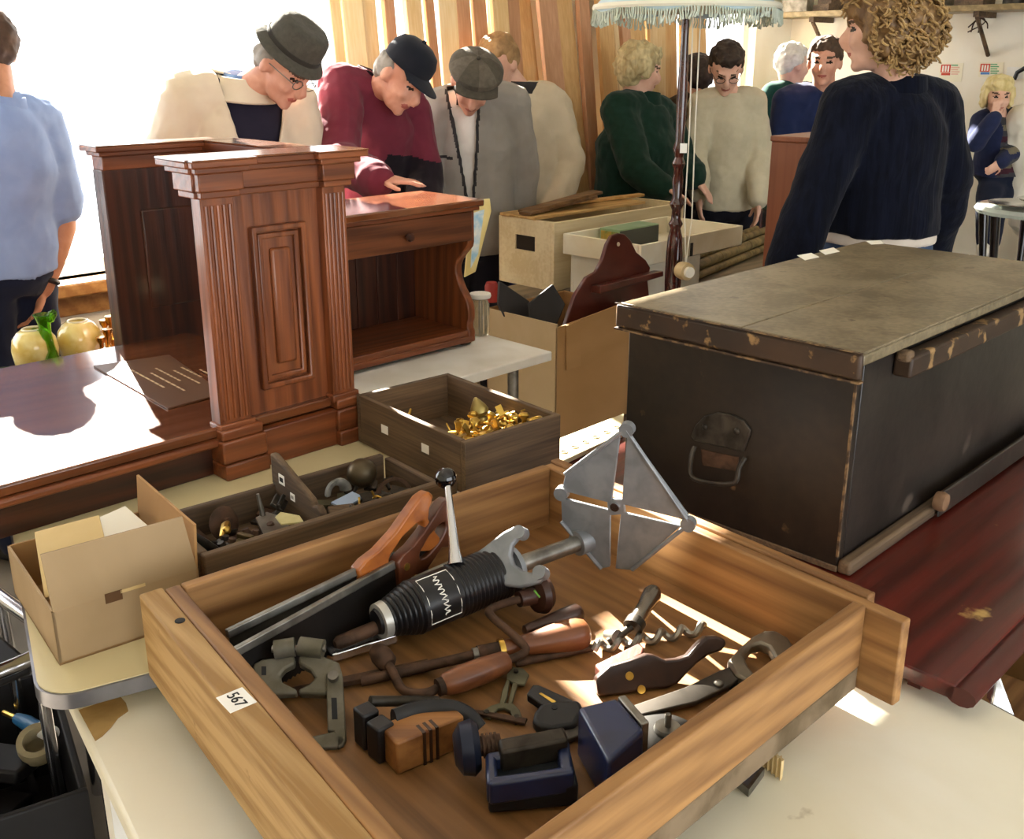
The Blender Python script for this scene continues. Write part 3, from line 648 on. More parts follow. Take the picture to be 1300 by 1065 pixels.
hh_ = G().tube([h0 - hd * .005, h0 + hd * .012, h0 + hd * .022, h0 + hd * .026, h0 + hd * .036, h0 + hd * .046, h0 + hd * .05], [.012, .0135, .014, .028, .032, .026, .006], 22).build('head', mat('dark_brace_head', '3f2418', '2a160e', rough=.4, scale=20), BR1)
p = h0 + hd * .037; nn = (V((0, 0, H)) - p).normalized(); 
G().tube([h0 + hd * .024 + nn * .0285 + UP * .008, h0 + hd * .034 + nn * .032 - UP * .006], .0016, 6).build('green_mark', mat('green_mark', '5f9a3c', rough=.6), hh_, label='smear of green paint')
# ---------------------------------------------------------------- pear-handled turnscrew
def handled(name, label, cat, pts, radii, hm, shaft=None, sr=.004, sm=None, rings=(), **k):
    t = thing(name, label, cat, pts[0] - UP * radii[0], 0, **k)
    G().tube(pts, radii, 18).build('handle', hm, t)
    for (p, q, r, m) in rings: G().cyl(p, q, r, n=16).build('ferrule', m, t)
    if shaft: G().tube(shaft, sr, 10).build('shank', sm or RUST, t)
    return t
zt = ZF + .024
a_ = atz(747, 803, zt); b_ = atz(640, 824, zt - .004)
handled('turnscrew', 'big wooden turnscrew with a pear-shaped handle lying under the brace crank', 'screwdriver',
        [a_ + (b_ - a_) * t for t in (-.01, .0, .04, .12, .25, .45, .65, .85, 1)], [.006, .013, .0205, .024, .0245, .0215, .0165, .014, .0135], HANDLEWOOD,
        [b_ + (b_ - a_) * .28, b_ + (b_ - a_) * 1.6 - UP * .006], .0075, RUST,
        [(b_, b_ + (b_ - a_) * .06, .0155, BRASS), (b_ + (b_ - a_) * .06, b_ + (b_ - a_) * .3, .0125, RUST), (b_ + (b_ - a_) * .3, b_ + (b_ - a_) * .36, .0105, STEEL)])
a_ = atz(737, 777, ZF + .016); b_ = atz(664, 801, ZF + .012)
solo(G().tube([a_ + (b_ - a_) * t for t in (-.02, .0, .06, .2, .5, .85, .97, 1)], [.004, .011, .0155, .0155, .0125, .0095, .008, .003], 16), 'chisel_handle', DARKWOOD, 'short dark chisel handle behind the pear-shaped turnscrew', 'handle')
# auger bit
a_ = atz(655, 842, ZF + .006); b_ = atz(752, 822, ZF + .008); e_ = atz(896, 797, ZF + .014)
AB = thing('auger_bit', 'long steel auger bit with a coarse spiral twist', 'drill bit', a_ - UP * .006, 0)
G().tube([a_, b_], .0055, 10).build('shank', RUST, AB)
g = G(); dd = (e_ - b_).normalized(); s1 = dd.cross(UP).normalized(); s2 = s1.cross(dd); hel = []
for k in range(97):
    t = k / 96; an = t * 2 * PI * 5.5; hel.append(b_ + (e_ - b_) * t + (s1 * math.cos(an) + s2 * math.sin(an)) * .0065)
g.tube(hel, .0055, 8); g.build('twist', STEEL, AB)
# chrome handled countersink
a_ = atz(829, 752, ZF + .05); b_ = atz(806, 792, ZF + .03)
CS = handled('chrome_handled_driver', 'small driver with a shiny knobbed handle standing up from the pine tray floor', 'screwdriver',
        [a_ + (b_ - a_) * t for t in (-.12, -.08, .05, .25, .5, .8, 1)], [.003, .011, .0145, .0135, .0115, .0125, .013], mat('tarnished_chrome', '8f867a', '4f463c', rough=.22, metal=.9, scale=18),
        [b_, atz(788, 806, ZF + .02), atz(772, 815, ZF + .012)], .006, IRON, [(b_ - (b_ - a_) * .08, b_ + (b_ - a_) * .12, .0155, IRON)])
G().cyl(atz(784, 809, ZF + .02) - dx * .0, atz(770, 806, ZF + .012), .011, .007, n=14).build('ferrule', STEEL, CS)
# leather strap
l4 = [atz(*p, ZF + .018) for p in ((755, 843), (812, 815), (818, 822), (816, 830), (764, 855))]
solo(G().slab(l4, UP, .0165), 'leather_sheath', mat('brown_leather', '5d3022', '48241a', rough=.55, scale=25, bump=.2), 'short red-brown leather sheath below the auger bit', 'sheath', bevel=.003)
# dark plane body with horn
zz = ZF + .034
hp_ = [(757, 861), (775, 845), (800, 838), (822, 830), (831, 831), (846, 838), (862, 836), (874, 832), (886, 818), (897, 808), (910, 807), (921, 811), (923, 818), (917, 826), (900, 832), (886, 842), (874, 854), (861, 868), (848, 874), (820, 876), (790, 882), (760, 884)]
PB = thing('saw_handle', 'very dark wooden saw handle with brass screws and a curled horn', 'handle', atz(840, 870, ZF), 0)
pl2, n2 = plane3(atz(760, 884, ZF + .004), atz(860, 872, ZF + .004), atz(831, 831, ZF + .045))
G().slab([pl2(*p) for p in hp_], n2, .02).build('handle', DARKWOOD, PB, bevel=.005, seg=3)
for q_ in ((799, 858), (814, 875)):
    p = pl2(*q_); G().cyl(p - n2 * .001, p + n2 * .0018, .0058, n=14).build('brass_screw', BRASS, PB)
# big adjustable spanner / hook
pw, nw = plane3(atz(792, 906, ZF + .012), atz(930, 850, ZF + .016), atz(985, 806, ZF + .02))
SW = thing('hook_spanner', 'long flat steel hook spanner with a curved jaw and rivet', 'spanner', atz(880, 880, ZF), 0)
def pw3(ps, h=0): return [pw(*p) + nw * h for p in ps]
G().slab(pw3([(680, 940), (792, 899), (870, 872), (915, 850), (935, 843), (948, 852), (930, 868), (885, 890), (792, 912), (690, 950)]), nw, .007).build('arm', mat('spanner_steel', '57514a', '3f3a33', rough=.45, metal=.7, scale=18), SW, bevel=.0015)
G().slab(pw3([(923, 842), (938, 826), (955, 811), (970, 804), (984, 804), (1000, 813), (1010, 828), (1003, 836), (990, 843), (984, 838), (976, 824), (966, 820), (954, 823), (944, 836), (950, 850), (960, 862), (948, 868), (934, 860)], .006), nw, .018).build('hook_jaw', mat('jaw_steel', '8a8172', '6b6355', rough=.4, metal=.7, scale=14), SW, bevel=.004)
p = pw(912, 869); G().ell(p + nw * .002, (.007, .007, .004)).build('rivet', STEEL, SW)
G().slab(pw3([(930, 855), (952, 858), (962, 872), (940, 885), (925, 880)], -.006), nw, .006).build('lower_jaw', IRON, SW, bevel=.002)
# black disc with spindle
dc = atz(838, 938, ZF + .012)
BD = thing('sanding_disc', 'wide dark disc with a small bolt spindle at its centre', 'disc', (dc.x, dc.y, ZF), 0)
G().lathe([(.0001, 0), (.058, 0), (.061, .003), (.06, .008), (.045, .011), (.0001, .011)], 36).build('disc', mat('dark_disc', '33302a', '24211d', rough=.6, scale=14), BD, world=False)
G().lathe([(.0001, .011), (.017, .011), (.018, .014), (.016, .018), (.0001, .018)], 22, place(V((.012, .018, 0)))).build('washer', STEEL, BD, world=False)
G().lathe([(.0001, .018), (.0045, .018), (.0045, .034), (.0035, .036), (.0001, .036)], 12, place(V((.012, .018, 0)))).build('spindle', STEEL, BD, world=False)
# wire bracket
pk, nk = plane3(atz(620, 915, ZF + .004), atz(660, 915, ZF + .004), atz(645, 848, ZF + .014))
WB = thing('forked_bracket', 'small grey-green forked metal bracket with a slot', 'bracket', atz(640, 890, ZF), 0)
OLV = mat('olive_metal', '6c6850', '504c3a', rough=.55, metal=.4, scale=20)
def pk3(ps, h=0): return [pk(*p) + nk * h for p in ps]
for ps in ([(644, 853), (650, 846), (664, 848), (672, 856), (666, 868), (657, 868), (643, 862)], [(643, 862), (647, 864), (644, 884), (640, 894), (634, 894), (637, 878)], [(651, 866), (657, 868), (650, 893), (645, 894), (646, 886)],
           [(634, 892), (651, 892), (660, 901), (663, 912), (655, 917), (650, 912), (648, 902), (640, 898), (632, 899), (622, 911), (613, 908), (612, 902), (624, 895)]):
    G().slab(pk3(ps), nk, .005).build('fork_plate', OLV, WB, bevel=.001)
for q_ in ((618, 905), (656, 911), (655, 853)):
    p = pk(*q_); G().cyl(p, p + nk * .003, .0035, n=10).build('rivet', IRON, WB)
# black pivoting clip
CLP = thing('black_clip', 'black clip with a rounded end beside the blue vice', 'clip', atz(705, 900, ZF), 0)
pq, nq = plane3(atz(680, 920, ZF + .016), atz(735, 905, ZF + .022), atz(700, 870, ZF + .03))
def pq3(ps, h=0): return [pq(*p) + nq * h for p in ps]
G().slab(pq3([(678, 903), (686, 893), (700, 889), (735, 887), (742, 900), (730, 920), (700, 925), (682, 921), (676, 913)]), nq, .02).build('rounded_end', BLACKSATIN, CLP, bevel=.006, seg=3)
G().slab(pq3([(668, 878), (676, 866), (684, 866), (728, 886), (720, 895), (690, 893)], -.004), nq, .014).build('arm', BLACKPLASTIC, CLP, bevel=.002)
G().slab(pq3([(684, 878), (687, 877), (706, 888), (702, 890)], -.003), nq, .002).build('worn_line', BRASS, CLP)
p = pq(704, 898); G().cyl(p, p + nq * .001, .004, n=12).build('pivot_hole', INK, CLP)
# black clamp blocks
BC = thing('black_clamp', 'black iron clamp with two upright jaw blocks and a curved frame', 'clamp', atz(520, 940, ZF), 0)
for (a_, b_, hgt) in (((463, 955), (484, 945), .052), ((482, 972), (503, 960), .05)):
    p = atz(*a_, ZF); q = atz(*b_, ZF); d = (q - p).normalized(); s = V((-d.y, d.x, 0)) * .026
    G().slab([v + UP * hgt for v in (p, q, q + s, p + s)], UP, hgt).build('jaw_block', BLACKSATIN, BC, bevel=.003)
g = G(); g.tube(spline([atz(500, 915, ZF + .04), atz(530, 905, ZF + .04), atz(565, 902, ZF + .04), atz(590, 910, ZF + .032), atz(606, 928, ZF + .018)], 5), .011, 10, flat=1.5); g.build('curved_frame', BLACKSATIN, BC)
g = G().cyl(atz(498, 918, ZF + .03), atz(560, 925, ZF + .025), .012, n=14); g.build('screw_barrel', IRON, BC)
G().cyl(atz(470, 890, ZF + .05), atz(556, 890, ZF + .022), .007, n=10).build('tommy_bar', IRON, BC)
# wooden block
p = atz(505, 985, ZF); q = atz(590, 948, ZF); d = (q - p).normalized(); s = V((-d.y, d.x, 0)) * .045
WB2 = thing('wooden_block', 'orange-brown offcut block with a striped end grain beside the blue vice', 'block', (p + q) / 2, 0)
G().slab([v + UP * .046 for v in (p, q, q + s, p + s)], UP, .046).build('block', wood('offcut', '9c6a38', '6e431f', 'x'), WB2, bevel=.003)
for k in range(3):
    pp = p + d * (.036 + k * .009) - s.normalized() * .0012 
    G().slab([v + UP * .0465 for v in (pp, pp + d * .004, pp + d * .004 + s * .4, pp + s * .4)], UP, .047).build('dark_stripe', DARKWOOD, WB2)
# blue vice
BLUE = mat('chipped_blue_paint', '1f2c52', '16203d', rough=.28, scale=12, wear=('6d2a1c', 16, .70), coat=.3)
BV = thing('bench_vice', 'blue painted bench vice with chipped enamel and steel screw', 'vice', atz(690, 985, ZF), 0)
jf = [atz(733, 897, ZF + .075), atz(783, 884, ZF + .075)]; jd = (jf[1] - jf[0]).normalized(); js = V((jd.y, -jd.x, 0))
G().slab([jf[0], jf[1], jf[1] + js * .07, jf[0] + js * .105 - jd * .012], UP, .07).build('fixed_jaw', BLUE, BV, bevel=.006, seg=3)
G().slab([jf[1] + jd * .001, jf[1] + jd * .012, jf[1] + jd * .012 + js * .06, jf[1] + jd * .001 + js * .06], UP, .065).build('jaw_plate', STEEL, BV, bevel=.002)
s0 = atz(604, 948, ZF + .045); s1_ = atz(722, 932, ZF + .05); sdv = (s1_ - s0).normalized()
G().slab([v for v in (atz(632, 937, ZF + .062), atz(716, 921, ZF + .062), atz(722, 938, ZF + .062), atz(636, 955, ZF + .062))], UP, .03).build('slide', IRON, BV, bevel=.004)
G().slab([v for v in (atz(618, 958, ZF + .034), atz(722, 942, ZF + .034), atz(735, 995, ZF + .034), atz(620, 1005, ZF + .034))], UP, .032).build('body', mat('dark_vice_iron', '2b2e30', '1d1f24', rough=.4, metal=.3, scale=14), BV, bevel=.005, seg=3)
for q4 in (((618, 954), (722, 938), (724, 948), (618, 964)), ((620, 985), (728, 970), (730, 980), (621, 996)), ((706, 940), (722, 938), (728, 975), (712, 978)), ((616, 955), (630, 953), (632, 992), (618, 994))):
    G().slab([atz(*q, ZF + .05) for q in q4], UP, .03).build('guide_rail', BLUE, BV, bevel=.004)
G().tube([s0 - sdv * .026, s0 - sdv * .018, s0 - sdv * .004, s0 + sdv * .004], [.018, .03, .033, .026], 24).build('screw_head', mat('dark_blue_steel', '232a3c', '1a2030', rough=.3, metal=.4, scale=12), BV)
G().cyl(s0, s0 + sdv * .03, .012, n=14).build('screw', RUST, BV)
for k in range(4): G().cyl(s0 + sdv * (.008 + k * .005), s0 + sdv * (.0105 + k * .005), .0145, n=14).build('thread', RUST, BV)
bar((600, 905), (668, 918), ZF + .003, ZF + .003, .006, .004, RUST, 'small_hook', 'thin rusty strip of metal beside the forked bracket', 'strip')
# ================================================================== open cardboard box on the formica
k0 = atz(76, 845, ZT); k1 = atz(178, 811, ZT); kx = (k1 - k0).normalized(); rzk = math.atan2(kx.y, kx.x); ky = V((-kx.y, kx.x, 0))
KB = thing('cardboard_box', 'open cardboard box with raised flaps holding buff envelopes on the cream table', 'box', k0, rzk)
kr = atz(237, 707, ZT + .088); KW = max((kr - k0).dot(kx), .12); KD = .27; KH = .088; th = .004
def kb(name, pts, n, m=CARD): return G().slab([V(p) for p in pts], V(n), th).build(name, m, KB, world=False)
kb('front_wall', [(0, 0, 0), (KW, 0, 0), (KW, 0, KH), (0, 0, KH)], (0, -1, 0), CARDPALE)
kb('left_wall', [(0, 0, 0), (0, KD, 0), (0, KD, KH), (0, 0, KH)], (-1, 0, 0), CARDPALE)
kb('right_wall', [(KW, 0, 0), (KW, KD, 0), (KW, KD, KH), (KW, 0, KH)], (1, 0, 0))
kb('back_wall', [(0, KD, 0), (KW, KD, 0), (KW, KD, KH), (0, KD, KH)], (0, 1, 0))
kb('base', [(0, 0, .004), (KW, 0, .004), (KW, KD, .004), (0, KD, .004)], (0, 0, 1))
kb('front_flap', [(.002, .0, KH), (KW - .002, 0, KH), (KW - .012, .012, KH + .088), (.0, .012, KH + .088)], (0, -1, .1), CARDPALE)
kb('right_flap', [(KW, .002, KH), (KW, KD, KH), (KW + .008, KD + .01, KH + .065), (KW + .004, .0, KH + .075)], (1, 0, .1))
for x0, x1, z0, z1 in ((.075, .1, KH - .012, KH + .004), (.098, .135, KH - .002, KH + .003)):
    G().box((x0, -.0012, z0), (x1, -.0002, z1)).build('tape_tear', BUFF if x0 > .08 else mat('torn_dark_card', '5e4228', rough=.9), KB, world=False)
MK = place(k0, rzk)
for n_, (m_, a_, zc, lab, sz) in enumerate(((PAPER, .3, KH + .004, 'white folded paper sticking out of the cardboard box', (.13, .13)), (BUFF, -.35, KH + .012, 'buff envelope lying across the cardboard box', (.10, .16)), (mat('cream_paper', 'eadcb4', rough=.9), .15, KH - .012, 'cream paper sheet at the back of the cardboard box', (.14, .12)))):
    T = MK @ place(V((KW * (.62, .32, .5)[n_], KD * (.62, .5, .55)[n_], zc)), a_ * .6, .22 + .05 * n_, -.1)
    solo(G().box((-sz[0]/2, -sz[1]/2, 0), (sz[0]/2, sz[1]/2, .006), T), 'envelope', m_, lab, 'paper', bevel=.001)
# ================================================================== grimy trough with divider
ZG = .832
t0 = atz(258, 707, ZG); t1 = atz(549, 616, ZG); tx = (t1 - t0).normalized(); rzt = math.atan2(tx.y, tx.x); tl = (t1 - t0).length
TR = thing('tool_trough', 'long grimy wooden trough with a sloping divider and odds and ends', 'trough', (t0.x, t0.y, ZT + .001), rzt)
TH_ = ZG - ZT - .001; TW = .215
def tb(name, a, b, m, bevel=.003, parent=TR): return G().box(a, b).build(name, m, parent, world=False, bevel=bevel)
tb('front_rail', (0, 0, 0), (tl + .06, .018, TH_), BOXWOOD['x'], .004); tb('back_rail', (0, TW - .014, 0), (tl + .02, TW, TH_ - .004), BOXWOOD['x'])
tb('end_board', (-.002, .0185, 0), (.016, TW - .0145, TH_), BOXWOOD['y']); tb('end_board', (tl + .02, .0185, 0), (tl + .035, TW - .0145, TH_ - .01), BOXWOOD['y'])
tb('base', (.0165, .0185, .002), (tl + .0195, TW - .0145, .012), BOXWOOD['x'], 0)
dvp = [(.02, .013), (.02, TH_ + .002), (.035, TH_ + .012), (.05, TH_ + .006), (.055, TH_ + .016), (TW - .02, TH_ + .062), (TW - .006, TH_ + .06), (TW - .006, TH_ - .002), (TW - .016, TH_ - .002), (TW - .016, .013)]
TD = Matrix(((0, 0, 1, 0), (1, 0, 0, 0), (0, 1, 0, 0), (0, 0, 0, 1)))
dvd = G().prism(dvp, tl * .5, tl * .5 + .014, TD).build('divider', BOXWOOD['y'], TR, world=False, bevel=.004)
for y0, z0, s_ in ((TW - .05, TH_ + .02, .011), (TW - .09, TH_ - .002, .008)):
    st_ = G().box((tl * .5 - .0012, y0 - s_, z0 - s_ * .9), (tl * .5 - .0002, y0 + s_, z0 + s_ * .9)).build('paper_label', LABELWHITE, dvd, world=False, label='white paper label')
    G().box((tl * .5 - .0018, y0 - s_ * .6, z0 - s_ * .4), (tl * .5 - .0013, y0 + s_ * .6, z0 + s_ * .4)).build('print', INK if s_ > .01 else mat('grey_print', 'a09c94', rough=.8), dvd, world=False)
MT = place(V((t0.x, t0.y, ZT + .001)), rzt)
def put(x, y, z, rz=0, rx=0, ry=0): return MT @ place(V((x, y, z)), rz, rx, ry)
zc = .014
solo(G().lathe([(.0001, 0), (.03, 0), (.032, .004), (.028, .008), (.012, .01), (.009, .02), (.0001, .02)], 26, put(.10, .15, .05, .3, 1.25)), 'door_rose', RUST, 'round rusty door rose standing in the trough', 'door fitting')
g = G(); g.tube([put(.025 + .02 * k / 8 * (k / 8), .175 - .15 * k / 8, .05 + .012 * math.sin(k / 8 * 3)) .translation for k in range(9)], .005, 8, flat=2.2); solo(g, 'iron_strap', IRON, 'curved dark iron strap along the trough end', 'strap')
g = G(); g.tube([put(.07, .09, .055).translation, put(.09, .115, .06).translation, put(.105, .14, .055).translation], [.004, .009, .005], 8); g.ell(put(.085, .1, .06).translation, .008); solo(g, 'brass_latch', BRASS, 'small bent brass latch in the trough', 'latch')
solo(G().box((-.02, -.012, 0), (.02, .012, .012), put(.09, .06, .04, .4)).box((.01, -.016, .006), (.02, .016, .02), put(.09, .06, .04, .4)), 'lock_case', mat('grimy_brass', '6b5a36', '46391f', rough=.5, metal=.6, scale=20), 'grimy brass lock case in the trough', 'lock', bevel=.002)
g = G(); g.slab([(put(*p)).translation for p in ((.135, .06, .052), (.185, .06, .052), (.19, .1, .056), (.175, .125, .06), (.15, .12, .058))], UP, .006); g.tube([put(.165, .12, .055).translation, put(.16, .125, .1).translation], [.006, .003], 8); solo(g, 'shelf_bracket', STEEL, 'grey steel bracket with an upright spike', 'bracket')
solo(G().slab([(put(*p)).translation for p in ((.175, .07, .056), (.215, .06, .052), (.22, .085, .054), (.195, .11, .06), (.178, .1, .058))], UP, .004), 'key_plate', mat('cream_enamel', 'd9cf9a', 'c2b47a', rough=.4, scale=20), 'cream enamelled key plate in the trough', 'plate', bevel=.001)
g = G(); g.box((-.022, -.014, 0), (.022, .014, .008), put(.205, .14, .06, .9, .7)); g.box((-.024, -.004, .006), (.024, .004, .014), put(.205, .14, .06, .9, .7)); solo(g, 'iron_clasp', IRON, 'dark iron clasp leaning on the trough divider', 'clasp', bevel=.002)
for k, (x, y, rz) in enumerate(((.07, .035, .1), (.115, .04, .35))): solo(G().prism([(-.022, -.01), (.02, -.012), (.024, .008), (-.018, .012)], 0, .009, put(x, y, .045, rz)), 'ivory_key_top', mat('ivory', 'e6dcc0', 'd4c6a2', rough=.5, scale=15), 'pale ivory key top in the trough', 'key top', group='ivory key tops in the trough', bevel=.002)
for k in range(26):                                        # hidden underlayer of hardware
    x, y = rnd.uniform(.03, .2), rnd.uniform(.04, .17)
    T = put(x, y, .02 + .011 * (k % 3), rnd.uniform(0, 6), rnd.uniform(-.3, .3), rnd.uniform(-.3, .3)); g = G()
    if k % 3 == 0: g.tube([T @ V((-.03, 0, 0)), T @ V((0, .006, .004)), T @ V((.03, -.004, 0))], [.003, .006, .004], 8)
    elif k % 3 == 1: g.box((-.022, -.012, 0), (.022, .012, .006), T)
    else: g.lathe([(.0001, 0), (.014, 0), (.014, .006), (.008, .008), (.006, .016), (.0001, .016)], 14, T)
    solo(g, 'rusty_fitting', RUST if k % 2 else IRON, 'rusty iron fitting heaped in the trough', 'fitting', group='rusty fittings in the trough')
# right compartment
solo(G().ell(put(tl * .86, .15, .07).translation, .03, n=26), 'float_ball', mat('bronze_ball', '5c503c', '453a28', rough=.38, metal=.6, scale=12), 'round bronze float ball beside the brass box', 'ball')
T = put(tl * .93, .085, .035, -.5, 1.2)
o_ = [(.036 * math.cos(a), .036 * math.sin(a)) for a in [PI * k / 14 for k in range(15)]] ; i_ = [(.026 * math.cos(a), .004 + .024 * math.sin(a)) for a in [PI * k / 14 for k in range(15)]]
solo(G().ring(o_, i_, 0, .005, T), 'half_ring', RUST, 'rusty half-round ring standing in the trough', 'ring', bevel=.001)
g = G(); g.tube([put(tl * .72 + .02 * math.cos(a), .14, .05 + .022 * math.sin(a)).translation for a in [PI * k / 10 for k in range(11)]], .006, 8, flat=2); solo(g, 'banded_loop', mat('grey_band', '6f6c66', 'a09c92', rough=.5, scale=40), 'grey banded metal loop in the trough', 'loop')
solo(G().box((-.025, -.018, 0), (.025, .018, .02), put(tl * .64, .06, .035, -.4, .2)), 'wooden_block', BOXWOOD['x'], 'small grimy wooden block next to the trough divider', 'block', bevel=.003)
solo(G().box((-.03, -.015, 0), (.03, .015, .004), put(tl * .72, .1, .045, .3, .15)), 'blue_card', mat('pale_blue_card', '9fb0c8', rough=.7), 'pale blue card among the trough fittings', 'card')
for k, (x, y) in enumerate(((.62, .03), (.70, .04), (.80, .05))):
    g = G(); T = put(tl * x, y, .05, k * 1.1); g.tube([T @ V((.012 * math.cos(a), .0, .012 * math.sin(a))) for a in [PI * .2 + 1.5 * PI * j / 10 for j in range(11)]], .0022, 6)
    g.tube([T @ V((.007, 0, .0098)), T @ V((.012, 0, .022))], .0022, 6); solo(g, 'cup_hook', BRASS if k else STEEL, ['small steel cup hook in the trough', 'small brass cup hook in the trough'][min(k, 1)], 'hook', group='cup hooks in the trough')
for k in range(24):
    T = put(rnd.uniform(tl * .58, tl), rnd.uniform(.04, .17), .02 + .012 * (k % 3), rnd.uniform(0, 6), rnd.uniform(-.3, .3)); g = G()
    if k % 2: g.tube([T @ V((-.03, 0, 0)), T @ V((0, .008, .006)), T @ V((.03, -.004, 0))], [.003, .006, .004], 8)
    else: g.box((-.02, -.012, 0), (.02, .012, .007), T)
    solo(g, 'rusty_fitting', IRON if k % 3 else OLV, 'rusty iron fitting heaped in the trough', 'fitting', group='rusty fittings in the trough')
# ================================================================== wooden box of brass
ZB = .872
b0 = atz(590, 562, ZB); b1 = atz(712, 526, ZB); b3 = atz(443, 503, ZB)
bxv = (b1 - b0).normalized(); rzb = math.atan2(bxv.y, bxv.x); BLX = (b1 - b0).length; byv = V((-bxv.y, bxv.x, 0)); BLY = (b3 - b0).dot(byv)
BB = thing('wooden_box', 'grimy dovetailed wooden box heaped with brass fittings', 'box', (b0.x, b0.y, ZT + .002), rzb)
BH_ = ZB - ZT - .002; e = .014
def bb(name, a, b, m, bevel=.002, parent=BB): return G().box(a, b).build(name, m, parent, world=False, bevel=bevel)
bb('end_board', (0, 0, 0), (BLX, e, BH_), BOXWOOD['x']); sb = bb('side_board', (0, e + .0005, 0), (e, BLY - e - .0005, BH_), BOXWOOD['y'])
bb('side_board', (BLX - e, e + .0005, 0), (BLX, BLY - e - .0005, BH_), BOXWOOD['y']); bb('end_board', (0, BLY - e, 0), (BLX, BLY, BH_), BOXWOOD['x'])
bb('base', (e + .0005, e + .0005, .002), (BLX - e - .0005, BLY - e - .0005, .012), BOXWOOD['y'], 0)
bb('partition', (BLX * .62, BLY * .12, .012), (BLX * .62 + .006, BLY * .5, BH_ * .72), BOXWOOD['y'])
for yy_ in (.34, .72): bb('paper_label', (-.001, BLY * yy_ - .014, BH_ * .45), (-.0002, BLY * yy_ + .012, BH_ * .62), LABELWHITE, 0, sb)
MB_ = place(V((b0.x, b0.y, ZT + .002)), rzb)
kinds = ['small turned brass finial in the wooden box', 'bent brass bracket in the wooden box', 'brass ring pull in the wooden box', 'brass screw hook in the wooden box']
for k in range(84):
    lay = k // 18; x = rnd.uniform(.035, BLX - .03); y = rnd.uniform(.03, BLY * (.75 - .12 * lay))
    T = MB_ @ place(V((x, y, .024 + lay * .019)), rnd.uniform(0, 6.3), rnd.uniform(-.5, .5), rnd.uniform(-.5, .5)); g = G(); q = k % 4
    if q == 0: g.lathe([(.0001, 0), (.009, 0), (.01, .003), (.004, .006), (.004, .012), (.011, .018), (.012, .023), (.008, .028), (.0001, .029)], 16, T)
    elif q == 1: g.box((-.022, -.007, 0), (.022, .007, .003), T).box((.019, -.007, .003), (.022, .007, .024), T)
    elif q == 2: g.tube([T @ V((.014 * math.cos(a), .014 * math.sin(a), .003)) for a in [2*PI*j/16 for j in range(16)]], .0028, 6, closed=True)
    else: g.tube([T @ V(p) for p in ((-.025, 0, 0), (0, 0, 0), (.012, .002, .006), (.014, .004, .016), (.006, .004, .02))], [.002, .003, .003, .003, .002], 8)
    solo(g, ('brass_finial', 'brass_angle_iron', 'brass_curtain_ring', 'brass_hook')[q], BRASS, kinds[q], 'brass fitting', group='brass fittings in the wooden box')
T = MB_ @ place(V((BLX * .5, BLY * .26, .1)), .4, -.5, .3)
solo(G().lathe([(.0001, 0), (.01, 0), (.012, .006), (.006, .01), (.018, .016), (.021, .026), (.017, .036), (.008, .05), (.003, .056), (.0001, .057)], 24, T), 'brass_finial', mat('dull_brass', 'a8965c', '8a7844', rough=.4, metal=.8, scale=15), 'pointed dull brass finial on top of the brass heap', 'finial')
T = MB_ @ place(V((BLX * .3, BLY * .78, .06)), 2.2, -.6)
g = G(); g.tube([T @ V(p) for p in ((0, -.03, 0), (0, 0, 0), (.003, .02, .003), (.012, .035, .006))], [.003, .004, .005, .008], 8); g.tube([T @ V((.012 + .01 * math.cos(a), .04 + .01 * math.sin(a), .006)) for a in [2*PI*j/12 for j in range(12)]], .003, 6, closed=True)
solo(g, 'brass_key', BRASS, 'long brass key with a ring end leaning on the box side', 'key')
# ================================================================== perforated strip behind the pine tray
ps = [atz(*p, .7515) for p in ((700, 598), (790, 556), (792, 530), (700, 566))]
PS = thing('perforated_board', 'cream board with a row of round holes lying beside the cardboard box', 'board', (ps[0] + ps[2]) / 2, 0)
G().slab([p + UP * .012 for p in ps], UP, .0118).build('board', mat('cream_board', 'd6cba6', 'c8bb92', rough=.6, scale=8), PS, bevel=.002)
for k in range(6):
    p = atz(716 + 13.5 * k, 574 - 6.3 * k, .7640)
    for dq in (0,): 
        hr = G().tube([p + V((.008 * math.cos(a), .008 * math.sin(a), .0)) for a in [2*PI*j/14 for j in range(14)]], .002, 6, closed=True).build('hole_rim', mat('tan_rim', '9d8f68', rough=.7), PS)
        G().lathe([(.0001, 0), (.0045, 0), (.0045, .0006), (.0001, .0006)], 10, place(p)).build('hole', mat('dark_hole', '4a4130', rough=.9), PS)
# ================================================================== second cardboard box with mahogany pieces
bn = aty(707, 412, 3.17); CBH = .40
LBX = thing('low_bench', 'low wooden bench under the tall cardboard box', 'bench', (bn.x, bn.y, 0), R45)
G().box((-.05, -.02, bn.z - CBH - .032), (.43, .4, bn.z - CBH - .002)).build('seat', BOXWOOD['x'], LBX, world=False)
legs(LBX, [(.0, .04), (.38, .04), (.0, .35), (.38, .35)], 0, bn.z - CBH - .032, .025, BOXWOOD['z'], sq=True)
K2 = thing('tall_cardboard_box', 'tall open brown cardboard box holding mahogany shelf pieces behind the chest', 'box', (bn.x, bn.y, bn.z - CBH), R45)
KX, KY = .40, .33
def k2(name, pts, n, m=CARD): return G().slab([V(p) for p in pts], V(n), .005).build(name, m, K2, world=False)
k2('front_wall', [(0, 0, 0), (KX, 0, 0), (KX, 0, CBH + .02), (.0, 0, CBH - .012)], (0, -1, 0)); k2('back_wall', [(0, KY, 0), (KX, KY, 0), (KX, KY, CBH), (0, KY, CBH)], (0, 1, 0))
k2('left_wall', [(0, 0, 0), (0, KY, 0), (0, KY, CBH), (0, 0, CBH)], (-1, 0, 0), mat('sunlit_card', 'c9b088', 'bda278', rough=.85, scale=4)); k2('right_wall', [(KX, 0, 0), (KX, KY, 0), (KX, KY, CBH), (KX, 0, CBH)], (1, 0, 0))
